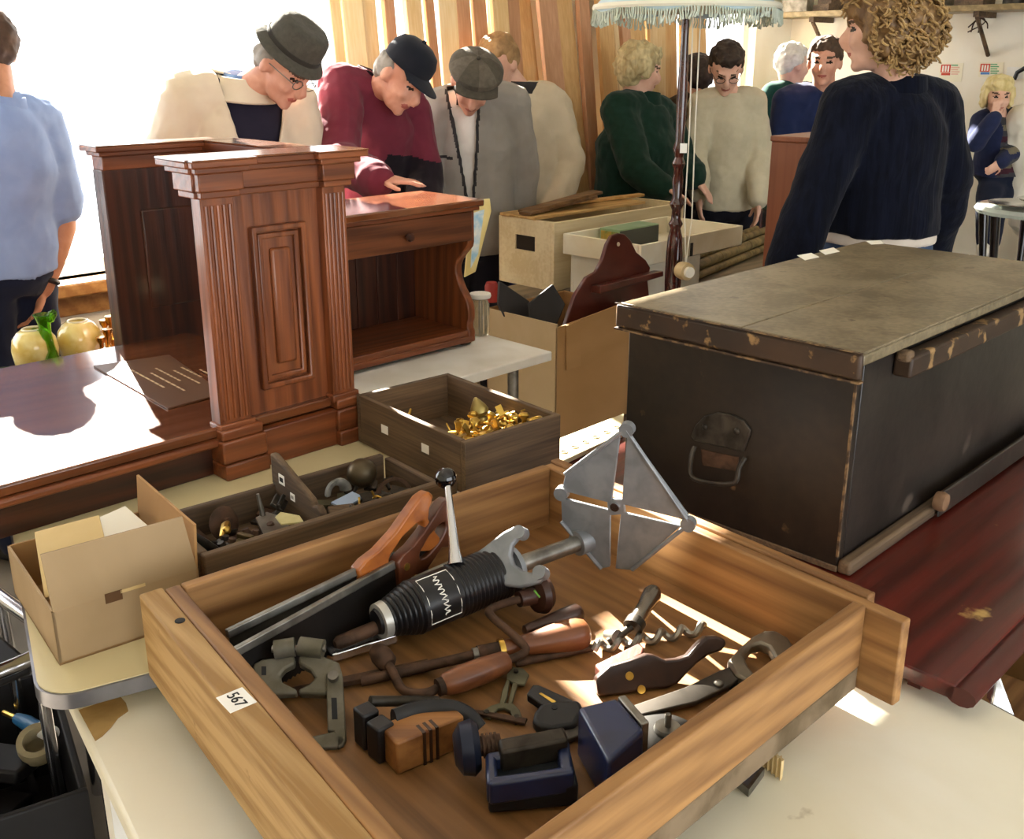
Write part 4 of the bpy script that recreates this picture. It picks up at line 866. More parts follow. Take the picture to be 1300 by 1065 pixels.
k2('base', [(0, 0, .006), (KX, 0, .006), (KX, KY, .006), (0, KY, .006)], (0, 0, 1))
k2('front_flap', [(.04, -.0055, CBH - .01), (.11, -.0055, CBH - .005), (.11, -.012, .24), (.04, -.012, .24)], (0, -1, 0))
def upright(pxs, Y0, lean, th, nrm=None):                   # outline on an upright plane standing in the box
    a = aty(*pxs[0], Y0); n = V((nrm or (.25, -1, lean))).normalized(); o = V((0, 0, H))
    return [o + ray(*p) * ((a - o).dot(n) / ray(*p).dot(n)) for p in pxs], n
pts, n = upright([(785, 296), (793, 297), (801, 305), (808, 320), (820, 330), (826, 340), (822, 352), (830, 430), (712, 430), (730, 375), (745, 352), (757, 345), (765, 330), (771, 310), (777, 299)], 3.53, .3, .02, (.6, -.8, .12))
WS = thing('arched_plaque', 'arched dark mahogany shelf back with a hanging hole in the cardboard box', 'shelf piece', pts[8], 0)
G().slab(pts, n, .018).build('back_plate', DARKMAHOG, WS, bevel=.003)
p = upright([(785, 296), (785, 310)], 3.53, .3, .02, (.6, -.8, .12))[0][1]; G().cyl(p - n * .001, p + n * .001, .0075, n=14).build('hanging_hole', mat('light_through_hole', 'c9b79a', rough=.8), WS)
q1 = upright([(785, 296), (750, 362), (830, 343), (830, 350), (750, 372)], 3.53, .3, .02, (.6, -.8, .12))[0][1:]
G().slab([v + n * .05 for v in q1], n, .05).build('ledge', DARKMAHOG, WS, bevel=.003)
pts, n = upright([(716, 418), (744, 391), (760, 372), (766, 372), (772, 392), (776, 420)], 3.36, .55, .02, (.65, -.7, .4))
solo(G().slab(pts, n, .03), 'mahogany_bracket', DARKMAHOG, 'rounded mahogany bracket leaning in front of the arched shelf back', 'bracket', bevel=.006)
BLK = mat('charcoal_board', '26211f', '1a1615', rough=.7, scale=9)
for ps_, Y0, lab in (([(634, 356), (672, 382), (690, 420), (640, 402), (633, 385)], 3.38, 'charcoal board sloping down into the cardboard box'), ([(702, 360), (718, 386), (704, 420), (676, 420), (672, 384)], 3.34, 'charcoal board tilted up beside the mahogany bracket')):
    pts, n = upright(ps_, Y0, .4, .02); solo(G().slab(pts, n, .03), 'charcoal_board', BLK, lab, 'board', bevel=.004)
# glass jar and leaning pictures beside the console
jp = atz(610, 424, .756)
JR = thing('glass_jar', 'tall glass jar with a white lid next to the console', 'jar', jp, 0)
G().lathe([(.0001, 0), (.028, 0), (.03, .01), (.03, .10), (.024, .115), (.024, .122), (.0001, .122)], 22).build('jar_body', mat('jar_glass', 'd8d0b8', rough=.08, trans=.7, spec=.5), JR, world=False)
G().lathe([(.0001, .122), (.034, .122), (.036, .128), (.034, .136), (.0001, .137)], 22).build('lid', WHITEPAINT, JR, world=False)
pts, n = upright([(600, 254), (622, 252), (624, 268), (604, 345), (590, 352)], 3.55, .12, .02, (.4, -1, .15)); solo(G().slab(pts, n, .012), 'yellow_board', mat('yellow_board', 'e3cf8e', 'd6be74', rough=.7, scale=8), 'slim yellow board propped behind the console', 'board', bevel=.002)
pts, n = upright([(602, 270), (615, 266), (607, 322), (598, 340)], 3.50, .12, .02, (.4, -1, .15)); solo(G().slab(pts, n, .006), 'blue_print', mat('blue_print', '9cc4d6', 'e8e6da', rough=.6, scale=30), 'narrow pale blue print propped behind the console', 'print')
rj = aty(624, 350, 3.75); solo(G().lathe([(.0001, 0), (.025, 0), (.026, .06), (.02, .075), (.0001, .075)], 18, place(V((rj.x, rj.y, .736)))), 'red_tin', mat('red_tin', '9c2f28', rough=.5), 'small red tin by the white crate', 'tin')
# ================================================================== back table with crate, tray, rods
tn_ = V((.46, 3.55, 0)); ZQ = .735
QT = thing('market_table', 'long plain wooden table carrying the cream crates and cane rods', 'table', tn_, R45)
G().box((-.06, -.05, ZQ - .03), (1.75, .68, ZQ)).build('table_top', wood('grey_table', '8a7a62', '6d5f4a', 'x'), QT, world=False, bevel=.003)
legs(QT, [(0, 0), (1.7, 0), (0, .62), (1.7, .62)], 0, ZQ - .03, .025, BOXWOOD['z'], sq=True)
CREAMW = wood('cream_painted_wood', 'e6d6b0', 'd3be92', 'x', scale=8, rough=.6, wave=0, bump=.05)
def openbox(t, x, y, h, th, m, z0=0, hole=None):
    G().box((0, 0, z0), (x, th, z0 + h)).build('long_side', m, t, world=False, bevel=.002); G().box((0, y - th, z0), (x, y, z0 + h)).build('long_side', m, t, world=False, bevel=.002)
    if hole:
        (ya, yb, za, zb2) = hole; n4 = lambda y0, y1, z0_, z1_: [(y0, z0_), (y1, z0_), (y1, z1_), (y0, z1_)]
        G().ring(n4(th, y - th, z0, z0 + h), n4(ya, yb, za, zb2), 0, th, TD).build('short_side', m, t, world=False, bevel=.001)
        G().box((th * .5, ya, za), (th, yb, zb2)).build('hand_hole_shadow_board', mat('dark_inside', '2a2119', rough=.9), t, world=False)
    else: G().box((0, th, z0), (th, y - th, z0 + h)).build('short_side', m, t, world=False, bevel=.002)
    G().box((x - th, th, z0), (x, y - th, z0 + h)).build('short_side', m, t, world=False, bevel=.002)
    G().box((th, th, z0), (x - th, y - th, z0 + th * .7)).build('base', m, t, world=False)
cn = V((.165, 3.92, ZQ + .001))
C1 = thing('cream_crate', 'cream painted wooden crate with a hand hole in its end', 'crate', cn, R45)
openbox(C1, .85, .31, .272, .016, CREAMW, hole=(.105, .215, .145, .205))
G().box((-.005, .1, .272), (.7, .3, .284)).build('lid_board', wood('lid_board', 'c9a468', 'ab8248', 'x'), C1, world=False, bevel=.002)
C2 = thing('white_painted_box', 'white painted box with tray standing across its top', 'box', (.475, 3.615, ZQ + .001), R45)
openbox(C2, .36, .35, .16, .014, mat('white_box_paint', 'dfdccd', 'cfc9b4', rough=.6, scale=6))
C3 = thing('shallow_tray', 'shallow white wooden tray holding a green carton', 'tray', (.465, 3.60, ZQ + .163), R45)
openbox(C3, .66, .38, .078, .014, mat('tray_paint', 'ece4cd', 'ddd0ae', rough=.6, scale=6))
G().lathe([(.0001, 0), (.014, 0), (.012, .006), (.0001, .006)], 14, frame((.45, .366, .05), (0, -1, 0))).build('knot', DARKWOOD, C3, world=False)
G().box((.30, -.004, .0), (.315, -.0002, .05)).build('catch', IRON, C3, world=False)
gp = V((.465, 3.60, ZQ + .163 + .011))
GC = thing('green_carton', 'green and gold carton lying in the shallow white tray', 'carton', gp + D1 * .28 - D2 * .29, R45)
G().box((-.11, -.05, 0), (.14, .05, .075)).build('carton', mat('carton_green', '7d9a72', '94ac88', rough=.5, scale=6), GC, world=False, bevel=.002)
G().box((-.1115, -.042, .01), (-.1102, .042, .066)).build('gold_label', mat('gold_label', 'b98f35', '6b7a3a', rough=.5, scale=40), GC, world=False, label='gold printed end label')
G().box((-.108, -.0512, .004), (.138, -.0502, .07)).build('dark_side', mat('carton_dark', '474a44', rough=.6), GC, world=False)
for k, (a_, b_, wd, m_, lab) in enumerate((((.03, .2, 1.022), (.42, .14, 1.075), .035, 'brown_board', 'rough brown board lying across the cream crate, uppermost'), ((.0, .16, 1.022), (.5, .24, 1.04), .03, 'brown_board', 'rough brown board lying flat on the cream crate'), ((.2, .26, 1.022), (.8, .2, 1.024), .02, 'lath', 'thin pale lath lying on the cream crate'))):
    p = cn + D1 * a_[0] - D2 * a_[1]; q = cn + D1 * b_[0] - D2 * b_[1]; p.z = a_[2]; q.z = b_[2]; d = (q - p).normalized(); s = V((-d.y, d.x, 0)) * wd; u = d.cross(s).normalized()
    solo(G().loft([[p - s, p + s, p + s + u * .012, p - s + u * .012], [q - s, q + s, q + s + u * .012, q - s + u * .012]]), m_, wood('rough_brown', '7d5a34', '5c4022', 'x') if k < 2 else wood('lath_pine', 'c9a062', 'b08648', 'x'), lab, 'board', bevel=.002)
CANE = mat('cane', '8a7448', '5f4e2c', rough=.6, scale=30, stretch=(1, 1, 1))
rod0 = atz(862, 348, ZQ + .02); rod1 = atz(962, 308, ZQ + .02)
rd = (rod1 - rod0).normalized(); rs_ = V((-rd.y, rd.x, 0))
for k in range(11):
    row = 0 if k < 5 else 1 if k < 9 else 2; i = k if k < 5 else k - 5 if k < 9 else k - 9
    r = .016 + .003 * ((k * 7) % 3); off = (i - 2 + row * .5) * .04; zz = ZQ + .018 + row * .034
    p = rod0 + rs_ * off - rd * rnd.uniform(-.06, .1); q = rod1 + rs_ * (off * 1.05) + rd * rnd.uniform(-.05, .12); p.z = q.z = zz + r * .2
    solo(G().tube([p + (q - p) * t for t in (0, .25, .252, .26, .262, .6, .602, .61, .612, 1)], [r, r, r * 1.12, r * 1.12, r, r, r * 1.12, r * 1.12, r, r], 12), 'cane_rod', CANE, 'brown cane rod in the bundle on the long table', 'cane', group='cane rods on the long table')
# ================================================================== spindle-back chair
sp = V((1.45, 5.02, 0)); SPD = mat('red_brown_spindle', '5a261c', '3c1812', rough=.4, scale=20)
SCH = thing('spindle_chair', 'dark red spindle-back chair behind the long table', 'chair', sp, math.radians(10))
G().box((-.2, .0, .43), (.2, .38, .455)).build('seat', DARKMAHOG, SCH, world=False, bevel=.01)
for x in (-.17, .17):
    G().tube([(x, .37, 0), (x, .36, .45), (x, .40, 1.06)], [.016, .018, .015], 12).build('back_post', SPD, SCH, world=False)
    G().tube([(x, .03, 0), (x * .95, .05, .43)], [.013, .018], 12).build('leg', SPD, SCH, world=False)
for z_ in (.62, .98): G().tube([(-.17, .385, z_), (.17, .385, z_)], .014, 10).build('back_rail', SPD, SCH, world=False)
for k in range(5):
    x = -.12 + k * .06; G().tube([(x, .382 + .01 * t, .62 + .36 * t) for t in (0, .15, .25, .35, .5, .65, .75, .85, 1)], [.006, .007, .012, .007, .013, .007, .012, .007, .006], 10).build('spindle', SPD, SCH, world=False)
# ================================================================== brown cabinet behind the woman
cbp = aty(980, 172, 3.62); CB3 = thing('brown_cabinet', 'tall plain reddish brown cabinet standing behind the woman in navy', 'cabinet', (cbp.x, cbp.y, 0), R45)
BRC = wood('brown_veneer', '8f5434', '7a4429', 'z', scale=6, rough=.45, wave=0)
G().box((0, -.30, .0), (.36, 0, cbp.z - .02)).build('body', BRC, CB3, world=False, bevel=.004)
G().box((-.004, -.305, cbp.z - .02), (.365, .004, cbp.z)).build('cabinet_top', BRC, CB3, world=False, bevel=.004)
G().box((.01, -.306, .08), (.35, -.3005, cbp.z - .04)).build('door', BRC, CB3, world=False, bevel=.002)
# ================================================================== floor lamp
lp = aty(862, 200, 3.33); LM = thing('standard_lamp', 'dark turned wooden standard lamp with a pale blue fringed shade', 'lamp', (lp.x, lp.y, 0), 0)
LWD = mat('lamp_mahogany', '4a1f18', '301009', rough=.15, scale=16, coat=.7)
G().lathe([(.0001, 0), (.16, 0), (.165, .015), (.15, .03), (.06, .05), (.035, .07), (.0001, .07)], 32).build('base', LWD, LM, world=False)
pr = [(.02, .06)]
for z_, r in ((.3, .018), (.5, .022), (.52, .032), (.54, .022), (.6, .018), (.75, .021), (.9, .028), (1.0, .0275), (1.05, .024), (1.08, .017), (1.095, .024), (1.11, .016), (1.14, .015), (1.16, .024), (1.18, .015), (1.23, .018), (1.27, .014), (1.29, .022), (1.31, .013), (1.34, .022), (1.36, .014), (1.5, .017), (1.66, .0125), (1.8, .011)): pr.append((r, z_))
G().lathe(pr, 22).build('pole', LWD, LM, world=False)
SHD = mat('pale_blue_silk', 'b9cdd2', 'aabfc6', rough=.8, scale=6, sheen=.3); n = 48; ringsL = []
for t in [k / 10 for k in range(11)]:
    zz = 1.765 + t * .25; r = .285 - .12 * t - .05 * math.sin(t * PI) * .7
    ringsL.append([((r * (1 + .018 * abs(math.sin(4 * a)) * (1 - t))) * math.cos(a), (r * (1 + .018 * abs(math.sin(4 * a)) * (1 - t))) * math.sin(a), zz - (.022 * abs(math.sin(4 * a)) * (1 - t) ** 3)) for a in [2*PI*i/n for i in range(n)]])
sh = G().loft(ringsL, caps=False).build('shade', SHD, LM, world=False); q = sh.modifiers.new('th', 'SOLIDIFY'); q.thickness = .003
g = G()
for k in range(220):
    a = 2*PI*k/220; r = .285 * (1 + .018 * abs(math.sin(4 * a))); zz = 1.765 - .022 * abs(math.sin(4 * a)); p = V((r * math.cos(a), r * math.sin(a), zz + .004))
    g.tube([p, p + V((rnd.uniform(-.004, .004), rnd.uniform(-.004, .004), -.02)), p + V((rnd.uniform(-.007, .007), rnd.uniform(-.007, .007), -.034 - rnd.uniform(0, .01)))], [.0028, .0024, .0034], 5)
fr_ = g.build('fringe', mat('pale_fringe', 'c9d1c4', 'b3bda9', rough=.9, scale=20), sh, world=False); fr_['kind'] = 'stuff'
G().lathe([(.288, 1.755), (.292, 1.762), (.288, 1.772)], 48).build('braid', mat('cream_braid', 'dcd8c4', rough=.9), sh, world=False)
for k, dx_ in enumerate((.018, .042)):
    G().tube([(dx_, -.02, 1.76), (dx_ + .006 * (1 - k), -.03, 1.4), (dx_ + .004, -.035, 1.12), (.034, -.04, .97)], .0022, 6).build('pull_cord', mat('cream_cord', 'e2dccb', rough=.8), LM, world=False)
tg = G().lathe([(.0001, -.02), (.028, -.02), (.03, 0), (.028, .02), (.0001, .02)], 22, frame((.03, -.04, .945), (.5, -1, 0))).build('cord_bobbin', mat('pale_bobbin', 'cdb68a', 'b99d6c', rough=.6, scale=14), LM, world=False, label='pale wooden bobbin hanging on the cord')
G().lathe([(.0001, .02), (.018, .02), (.018, .032), (.0001, .032)], 18, frame((.03, -.04, .945), (.5, -1, 0))).build('bobbin_face', PAPER, tg, world=False)
G().box((-.002, -.026, 1.325), (.02, -.024, 1.355)).build('price_tag', LABELWHITE, LM, world=False)
# ================================================================== pots and glass behind the desk
def pot(px, py, s, m, label):
    p = atz(px, py, .748); T = place(p)
    t = thing('ginger_jar', label, 'jar', p, 0, 'cream ginger jars behind the desk')
    G().lathe([(.0001, 0), (.036*s, 0), (.045*s, .01*s), (.06*s, .05*s), (.064*s, .085*s), (.058*s, .115*s), (.044*s, .135*s), (.032*s, .142*s), (.026*s, .143*s), (.026*s, .12*s), (.0001, .11*s)], 30).build('body', m, t, world=False)
    G().tube([(.027*s*math.cos(a), .027*s*math.sin(a), .143*s) for a in [2*PI*k/24 for k in range(24)]], .0035*s, 8, closed=True).build('rim', mat('pot_rim', 'd9d0ae', rough=.25, coat=.4), t, world=False)
POTM = mat('cream_marbled_glaze', 'e0d08a', 'cdb25a', rough=.18, scale=22, coat=.6, wear=('efe9cf', 14, .56))
pot(106, 466, .98, POTM, 'round cream marbled jar beside the green jug'); pot(50, 478, .98, POTM, 'round cream marbled jar behind the green jug handle')
gj = atz(66, 480, .748); GG = mat('green_glass', '8ccf3a', rough=.03, trans=.95, ior=1.4)
GJ = thing('green_glass_jug', 'tall green glass jug with a looped handle', 'jug', gj, 0)
G().lathe([(.0001, 0), (.034, 0), (.038, .012), (.036, .03), (.026, .065), (.019, .1), (.016, .13), (.017, .16), (.024, .18), (.028, .186), (.025, .187), (.014, .16), (.013, .13), (.016, .1), (.022, .065), (.031, .03), (.031, .014), (.0001, .01)], 28).build('body', GG, GJ, world=False)
G().tube(spline([(-.016, 0, .135), (-.034, 0, .14), (-.05, 0, .11), (-.048, 0, .07), (-.036, 0, .035), (-.026, 0, .02), (-.03, 0, .008)], 6), .0055, 10).build('handle', GG, GJ, world=False)
G().tube([(.017, 0, .17), (.03, -.004, .19), (.036, -.006, .196)], [.012, .012, .007], 12).build('spout', GG, GJ, world=False)
gl = atz(33, 488, .748); solo(G().lathe([(.0001, 0), (.022, 0), (.024, .004), (.022, .05), (.0205, .05), (.02, .006), (.0001, .005)], 24, place(gl)), 'green_tumbler', mat('olive_glass', '6c8a52', rough=.06, trans=.75, ior=1.4), 'small olive green glass tumbler beside the jug', 'tumbler')
gd = atz(4, 484, .748); solo(G().lathe([(.0001, 0), (.03, 0), (.05, .012), (.062, .024), (.06, .026), (.045, .016), (.0001, .01)], 30, place(gd)), 'dark_green_dish', mat('dark_green_glaze', '24402e', '1a3022', rough=.15, coat=.5, scale=10), 'shallow dark green dish beside the tumbler', 'dish')
GOLD = mat('gilt', 'd6a24c', '9a6a26', rough=.25, metal=.9, scale=30)
for k, (px, py) in enumerate(((128, 462), (138, 455), (146, 459), (133, 470), (142, 468))):
    p = atz(px, py, .748); g = G(); hh = .10 + .02 * (k % 3)
    g.lathe([(.0001, 0), (.016, 0), (.017, .006), (.006, .014), (.005, hh * .4), (.012, hh * .5), (.005, hh * .6), (.006, hh * .8), (.013, hh * .9), (.014, hh), (.0001, hh)], 16, place(p))
    solo(g, 'gilt_candlestick', GOLD, 'small gilt candlestick behind the cream jar', 'candlestick', group='gilt candlesticks by the oak panel')
nt_ = RM @ place(V((-4.58, .08, 1.36)))
nb = solo(G().box((-.055, 0, 0), (.055, .004, .08), nt_), 'window_notice', mat('faded_notice', 'e8ddd2', 'd8b8a8', rough=.8, scale=30), 'small faded notice stuck on the bright window', 'notice')
# ================================================================== right side: stand, wall signs, shelf
stp = aty(1262, 262, 4.25); ST = thing('iron_stand', 'black iron-legged stand with a heavy glass top', 'stand', (stp.x + .2, stp.y, 0), 0)
G().lathe([(.0001, stp.z - .03), (.25, stp.z - .03), (.26, stp.z - .015), (.25, stp.z), (.0001, stp.z)], 40).build('glass_top', mat('thick_glass', 'c9cfc9', rough=.06, trans=.6, spec=.8), ST, world=False)
for k in range(6):
    a = k * PI / 3 + .3; G().tube([(.23 * math.cos(a), .23 * math.sin(a), stp.z - .03), (.2 * math.cos(a), .2 * math.sin(a), stp.z - .3), (.22 * math.cos(a), .22 * math.sin(a), 0)], [.02, .014, .018], 12).build('leg', mat('gloss_black_iron', '120e10', rough=.12, coat=.6), ST, world=False)
for k, (dx_, s) in enumerate(((-.10, 1), (.05, .8))):
    solo(G().lathe([(.0001, 0), (.09*s, 0), (.11*s, .012), (.14*s, .018), (.14*s, .022), (.1*s, .018), (.0001, .014)], 30, place(V((stp.x + .2 + dx_, stp.y + (-.05 + .12 * k), stp.z + .001)))), 'silver_dish', mat('silver_plate', 'd8d6cf', 'b0aca0', rough=.15, metal=.9, scale=14), ('larger shallow silver dish on the glass-topped stand', 'smaller shallow silver dish on the glass-topped stand')[k], 'dish')
def wB(px, py, off=.004):                                   # pixel on the cream wall -> room axes (y, z)
    o = V((0, 0, H)); d = ray(px, py); t = ((CORNER - o).dot(D1) - off) / d.dot(D1); p = o + d * t
    return -(p - CORNER).dot(D2), p.z
def wbox(name, a, b, m, parent, d0, d1):
    y0, z0 = wB(*a); y1, z1 = wB(*b); g = G().box((-d1, y0, z0), (-d0, y1, z1), RM); return g.build(name, m, parent)
RED = mat('sign_red', 'd2452e', rough=.6); GRN = mat('sign_green', '6fae7c', rough=.6); BLU = mat('sign_blue', '4f86cc', rough=.6)
for k, (x0, y0, x1, y1) in enumerate(((1194, 80, 1220, 104), (1244, 79, 1272, 98))):
    yy0, zz0 = wB(x0, y1); c_ = RM @ V((0, yy0, zz0))
    sg = thing('safety_notice', ('red and cream safety notice with a red lower band on the wall', 'red, blue and green safety notice on the wall above the child')[k], 'notice', c_, 0)
    wbox('sheet', (x0, y0), (x1, y1), mat('notice_sheet', 'f0e8cd', rough=.8), sg, .0005, .003)
    wbox('red_block', (x0 + 1, y0 + 2), (x0 + 12, y0 + 12), RED, sg, .003, .0036)
    for q in range(3): wbox('white_mark', (x0 + 2.6 + q * 3.4, y0 + 3.5), (x0 + 3.7 + q * 3.4, y0 + 11), PAPER, sg, .0036, .0042)
    wbox('lower_band', (x0 + 1, y0 + 12.6), (x0 + 12, y0 + 15.6), RED if k == 0 else BLU, sg, .003, .0036)
    for q in range(5):
        wbox('print_row', (x0 + 13.5, y0 + 2 + q * 2.8), (x0 + 22 + (q % 2) * 2, y0 + 3.6 + q * 2.8), GRN if (k or q == 0) else mat('sign_pink', 'e6b7a0', rough=.7), sg, .003, .0036)
y0, z0 = wB(1300, 100); sw = thing('junction_box', 'white junction box with a dark cable on the cream wall', 'switch', RM @ V((0, y0, z0)), 0)
wbox('cover', (1281, 85), (1304, 100), WHITEPAINT, sw, .0005, .03); 
cy = [RM @ V((-.035, wB(*p)[0], wB(*p)[1])) for p in ((1290, 101), (1294, 92), (1304, 86))]; G().tube(cy, .012, 8).build('cable', BLACKPLASTIC, sw)
ys, zs = wB(1130, 16); ye, ze = wB(1330, 6); yc, _ = wB(1003, 20)
SH = thing('wall_shelf', 'rough wooden shelf high on the cream wall loaded with oddments', 'shelf', RM @ V((0, ys, zs)), 0)
G().box((-.28, -3.5, zs - .02), (-.002, -.004, zs + .012), RM).build('shelf_board', wood('shelf_wood', 'a08a62', '82704c', 'y'), SH, bevel=.003)
for yb in (-.3, -1.3, -2.4):
    G().box((-.26, yb, zs - .05), (-.004, yb + .03, zs - .02), RM).build('bearer', BOXWOOD['x'], SH)
    G().tube([RM @ V((-.24, yb + .015, zs - .05)), RM @ V((-.01, yb + .015, zs - .25))], .012, 8).build('strut', BOXWOOD['x'], SH)
y0, z0 = wB(1245, 14); g = G(); c_ = RM @ V((-.03, y0, z0 - .03))
for k in range(6): g.tube(spline([c_ + UP * .06, c_ + V((rnd.uniform(-.04, .04), -.02, .02)), c_ + V((rnd.uniform(-.05, .05), -.03, -.03)), c_ + V((rnd.uniform(-.06, .06), -.02, -.06 + rnd.uniform(-.03, .02)))], 4), .004, 6)
solo(g, 'wire_tangle', RUST, 'small tangle of rusty wire hanging under the wall shelf', 'wire')
odd = [('tin_box', STEEL), ('wooden_offcut', BOXWOOD['y']), ('paint_tin', IRON), ('rope_coil', CANE)]
for k in range(13):
    yy_ = -.12 - k * .22; T = RM @ place(V((-.15, yy_, zs + .0125)), rnd.uniform(-.3, .3)); q = k % 4; g = G(); hh = .07 + .05 * rnd.random()
    if q == 0: g.box((-.07, -.08, 0), (.07, .08, hh), T).box((-.074, -.084, hh), (.074, .084, hh + .015), T)
    elif q == 1: g.prism([(-.09, -.08), (.08, -.09), (.09, .06), (-.05, .09)], 0, .04, T).box((-.04, -.05, .04), (.05, .06, hh), T)
    elif q == 2: g.lathe([(.0001, 0), (.06, 0), (.06, hh), (.064, hh + .004), (.064, hh + .012), (.0001, hh + .012)], 20, T)
    else: g.tube([T @ V(((.06 + .003 * (j % 5)) * math.cos(j * .5), (.06 + .003 * (j % 5)) * math.sin(j * .5), .012 + .0012 * j)) for j in range(52)], .011, 7)
    solo(g, odd[q][0], odd[q][1], ('lidded steel box on the high wall shelf', 'wooden offcut on the high wall shelf', 'dark paint tin on the high wall shelf', 'coil of brown rope on the high wall shelf')[q], 'oddment', group='oddments on the wall shelf')
# ================================================================== under the tables
dk = atz(20, 930, .30); DB = thing('black_storage_crate', 'black plastic crate on the floor under the cream table corner', 'crate', (dk.x - .02, dk.y, 0), math.radians(31))
lgl = place(V((dk.x - .02, dk.y, 0)), math.radians(31)).inverted() @ (V((org.x, org.y, 0)) + ax * .09 + ay * .32); xr = min(.3, lgl.x - .03)
for a, b in (((-.45, -.24, 0), (xr, -.225, .28)), ((-.45, .225, 0), (xr, .24, .28)), ((-.45, -.225, 0), (-.435, .225, .28)), ((xr - .015, -.225, 0), (xr, .225, .28)), ((-.435, -.225, 0), (xr - .015, .225, .015))): G().box(a, b).build('crate_wall', mat('black_crate', '141314', '1d1b1c', rough=.6, scale=10), DB, world=False, bevel=.004)
MDB = place(V((dk.x - .02, dk.y, 0)), math.radians(31))
pt = atz(48, 945, .26); T = place(pt, .3, .5)
solo(G().lathe([(.026, -.02), (.038, -.02), (.04, 0), (.038, .02), (.026, .02), (.025, 0), (.026, -.02)], 28, T), 'tape_roll', mat('tan_tape', 'a89a78', '8a7c5c', rough=.5, scale=14), 'roll of tan packing tape in the black crate', 'tape')
p = atz(22, 912, .25); q = atz(62, 930, .27); BH2 = thing('blue_handled_tool', 'blue-handled tool with a white ferrule in the black crate', 'tool', p - UP * .02, 0)
G().tube([p, p + (q - p) * .3, p + (q - p) * .6, q], [.012, .016, .014, .01], 12).build('handle', mat('blue_plastic', '2a6a9c', rough=.4), BH2); G().cyl(q - (q - p) * .25, q + (q - p) * .1, .0165, n=14).build('ferrule', LABELWHITE, BH2); G().tube([p - (q - p) * .45, p], .006, 8).build('shank', BRASS, BH2)
for k in range(7):
    T = MDB @ place(V((rnd.uniform(-.3, xr - .14), rnd.uniform(-.14, .14), .02 + .031 * k)), rnd.uniform(0, 3), rnd.uniform(-.2, .2)); solo(G().box((-.1, -.05, 0), (.1, .05, .03), T), 'dark_case', BLACKSATIN, 'dark tool case heaped in the black crate', 'case', group='dark cases in the black crate', bevel=.006)
p = atz(-40, 868, .52); q = atz(46, 832, .52); CHR = thing('tubular_chair', 'chrome tubular chair tucked under the cream table', 'chair', (p.x - .1, p.y + .1, 0), 0)
d = (q - p).normalized(); s = V((-d.y, d.x, 0))
G().tube(spline([p, q, q + d * .05 + s * .05, q + d * .05 + s * .3], 5), .015, 12).build('rail', CHROME, CHR); 
for v in (p, q, q + d * .05 + s * .28, p + s * .3): G().tube([V((v.x, v.y, 0)), v], .012, 10).build('leg', CHROME, CHR)
G().slab([v + UP * -.02 for v in (p + s * .02, q + s * .02, q + s * .3, p + s * .3)], UP, .03).build('seat', BLACKSATIN, CHR, bevel=.01)
# right bottom: box and chrome wedge below the tables
p = atz(1290, 880, .42); LBB = thing('brown_carton', 'brown carton on the floor beside the mahogany table', 'box', (p.x + .12, p.y + .08, 0), R45)
for a, b in (((-.3, -.25, 0), (.3, -.242, .42)), ((-.3, .242, 0), (.3, .25, .42)), ((-.3, -.242, 0), (-.292, .242, .42)), ((.292, -.242, 0), (.3, .242, .42))): G().box(a, b).build('carton_wall', CARD, LBB, world=False)
G().box((-.292, -.242, 0), (.292, .242, .008)).build('base', CARD, LBB, world=False); G().box((-.295, -.245, .3), (.1, .24, .306)).build('inner_board', PINE['x'], LBB, world=False)
pts, n = upright([(1264, 857), (1270, 857), (1290, 912), (1258, 895)], 1.36, .2, .02, (-.2, -1, .3)); solo(G().slab(pts, n, .03), 'chrome_wedge', CHROME, 'chrome wedge-shaped fitting poking up beside the white worktop', 'fitting', bevel=.004)
# small framed glass and corrugated card on the white top
p4 = [atz(*p, .7022) for p in ((905, 975), (921, 953), (970, 985), (950, 1012))]
FGm = thing('framed_glass', 'small framed glass panel lying on the white worktop', 'frame', (p4[0] + p4[2]) / 2, 0); cnn = (p4[0] + p4[1] + p4[2] + p4[3]) / 4
G().loft([[v + UP * .012 for v in p4], [cnn + (v - cnn) * .86 + UP * .012 for v in p4], [cnn + (v - cnn) * .86 for v in p4], list(p4)], closed=True).build('frame_edge', STEEL, FGm)
G().slab([cnn + (v - cnn) * .86 + UP * .008 for v in p4], UP, .005).build('glass', mat('grey_glass', '8f95a0', '6c6f7a', rough=.1, scale=10), FGm)
a_ = atz(950, 958, .702); b_ = atz(992, 990, .702); g = G(); rowp = []
for k in range(41): rowp.append(a_ + (b_ - a_) * (k / 40) + V((.5, .8, 0)) * .004 * math.sin(k * PI / 2.5))
g.loft([[v for v in rowp], [v + UP * .03 for v in rowp], [v + UP * .03 + V((.002, .003, 0)) for v in rowp], [v + V((.002, .003, 0)) for v in rowp]], closed=True, caps=False)
solo(g, 'corrugated_strip', BUFF, 'strip of corrugated card standing on the white worktop', 'card')
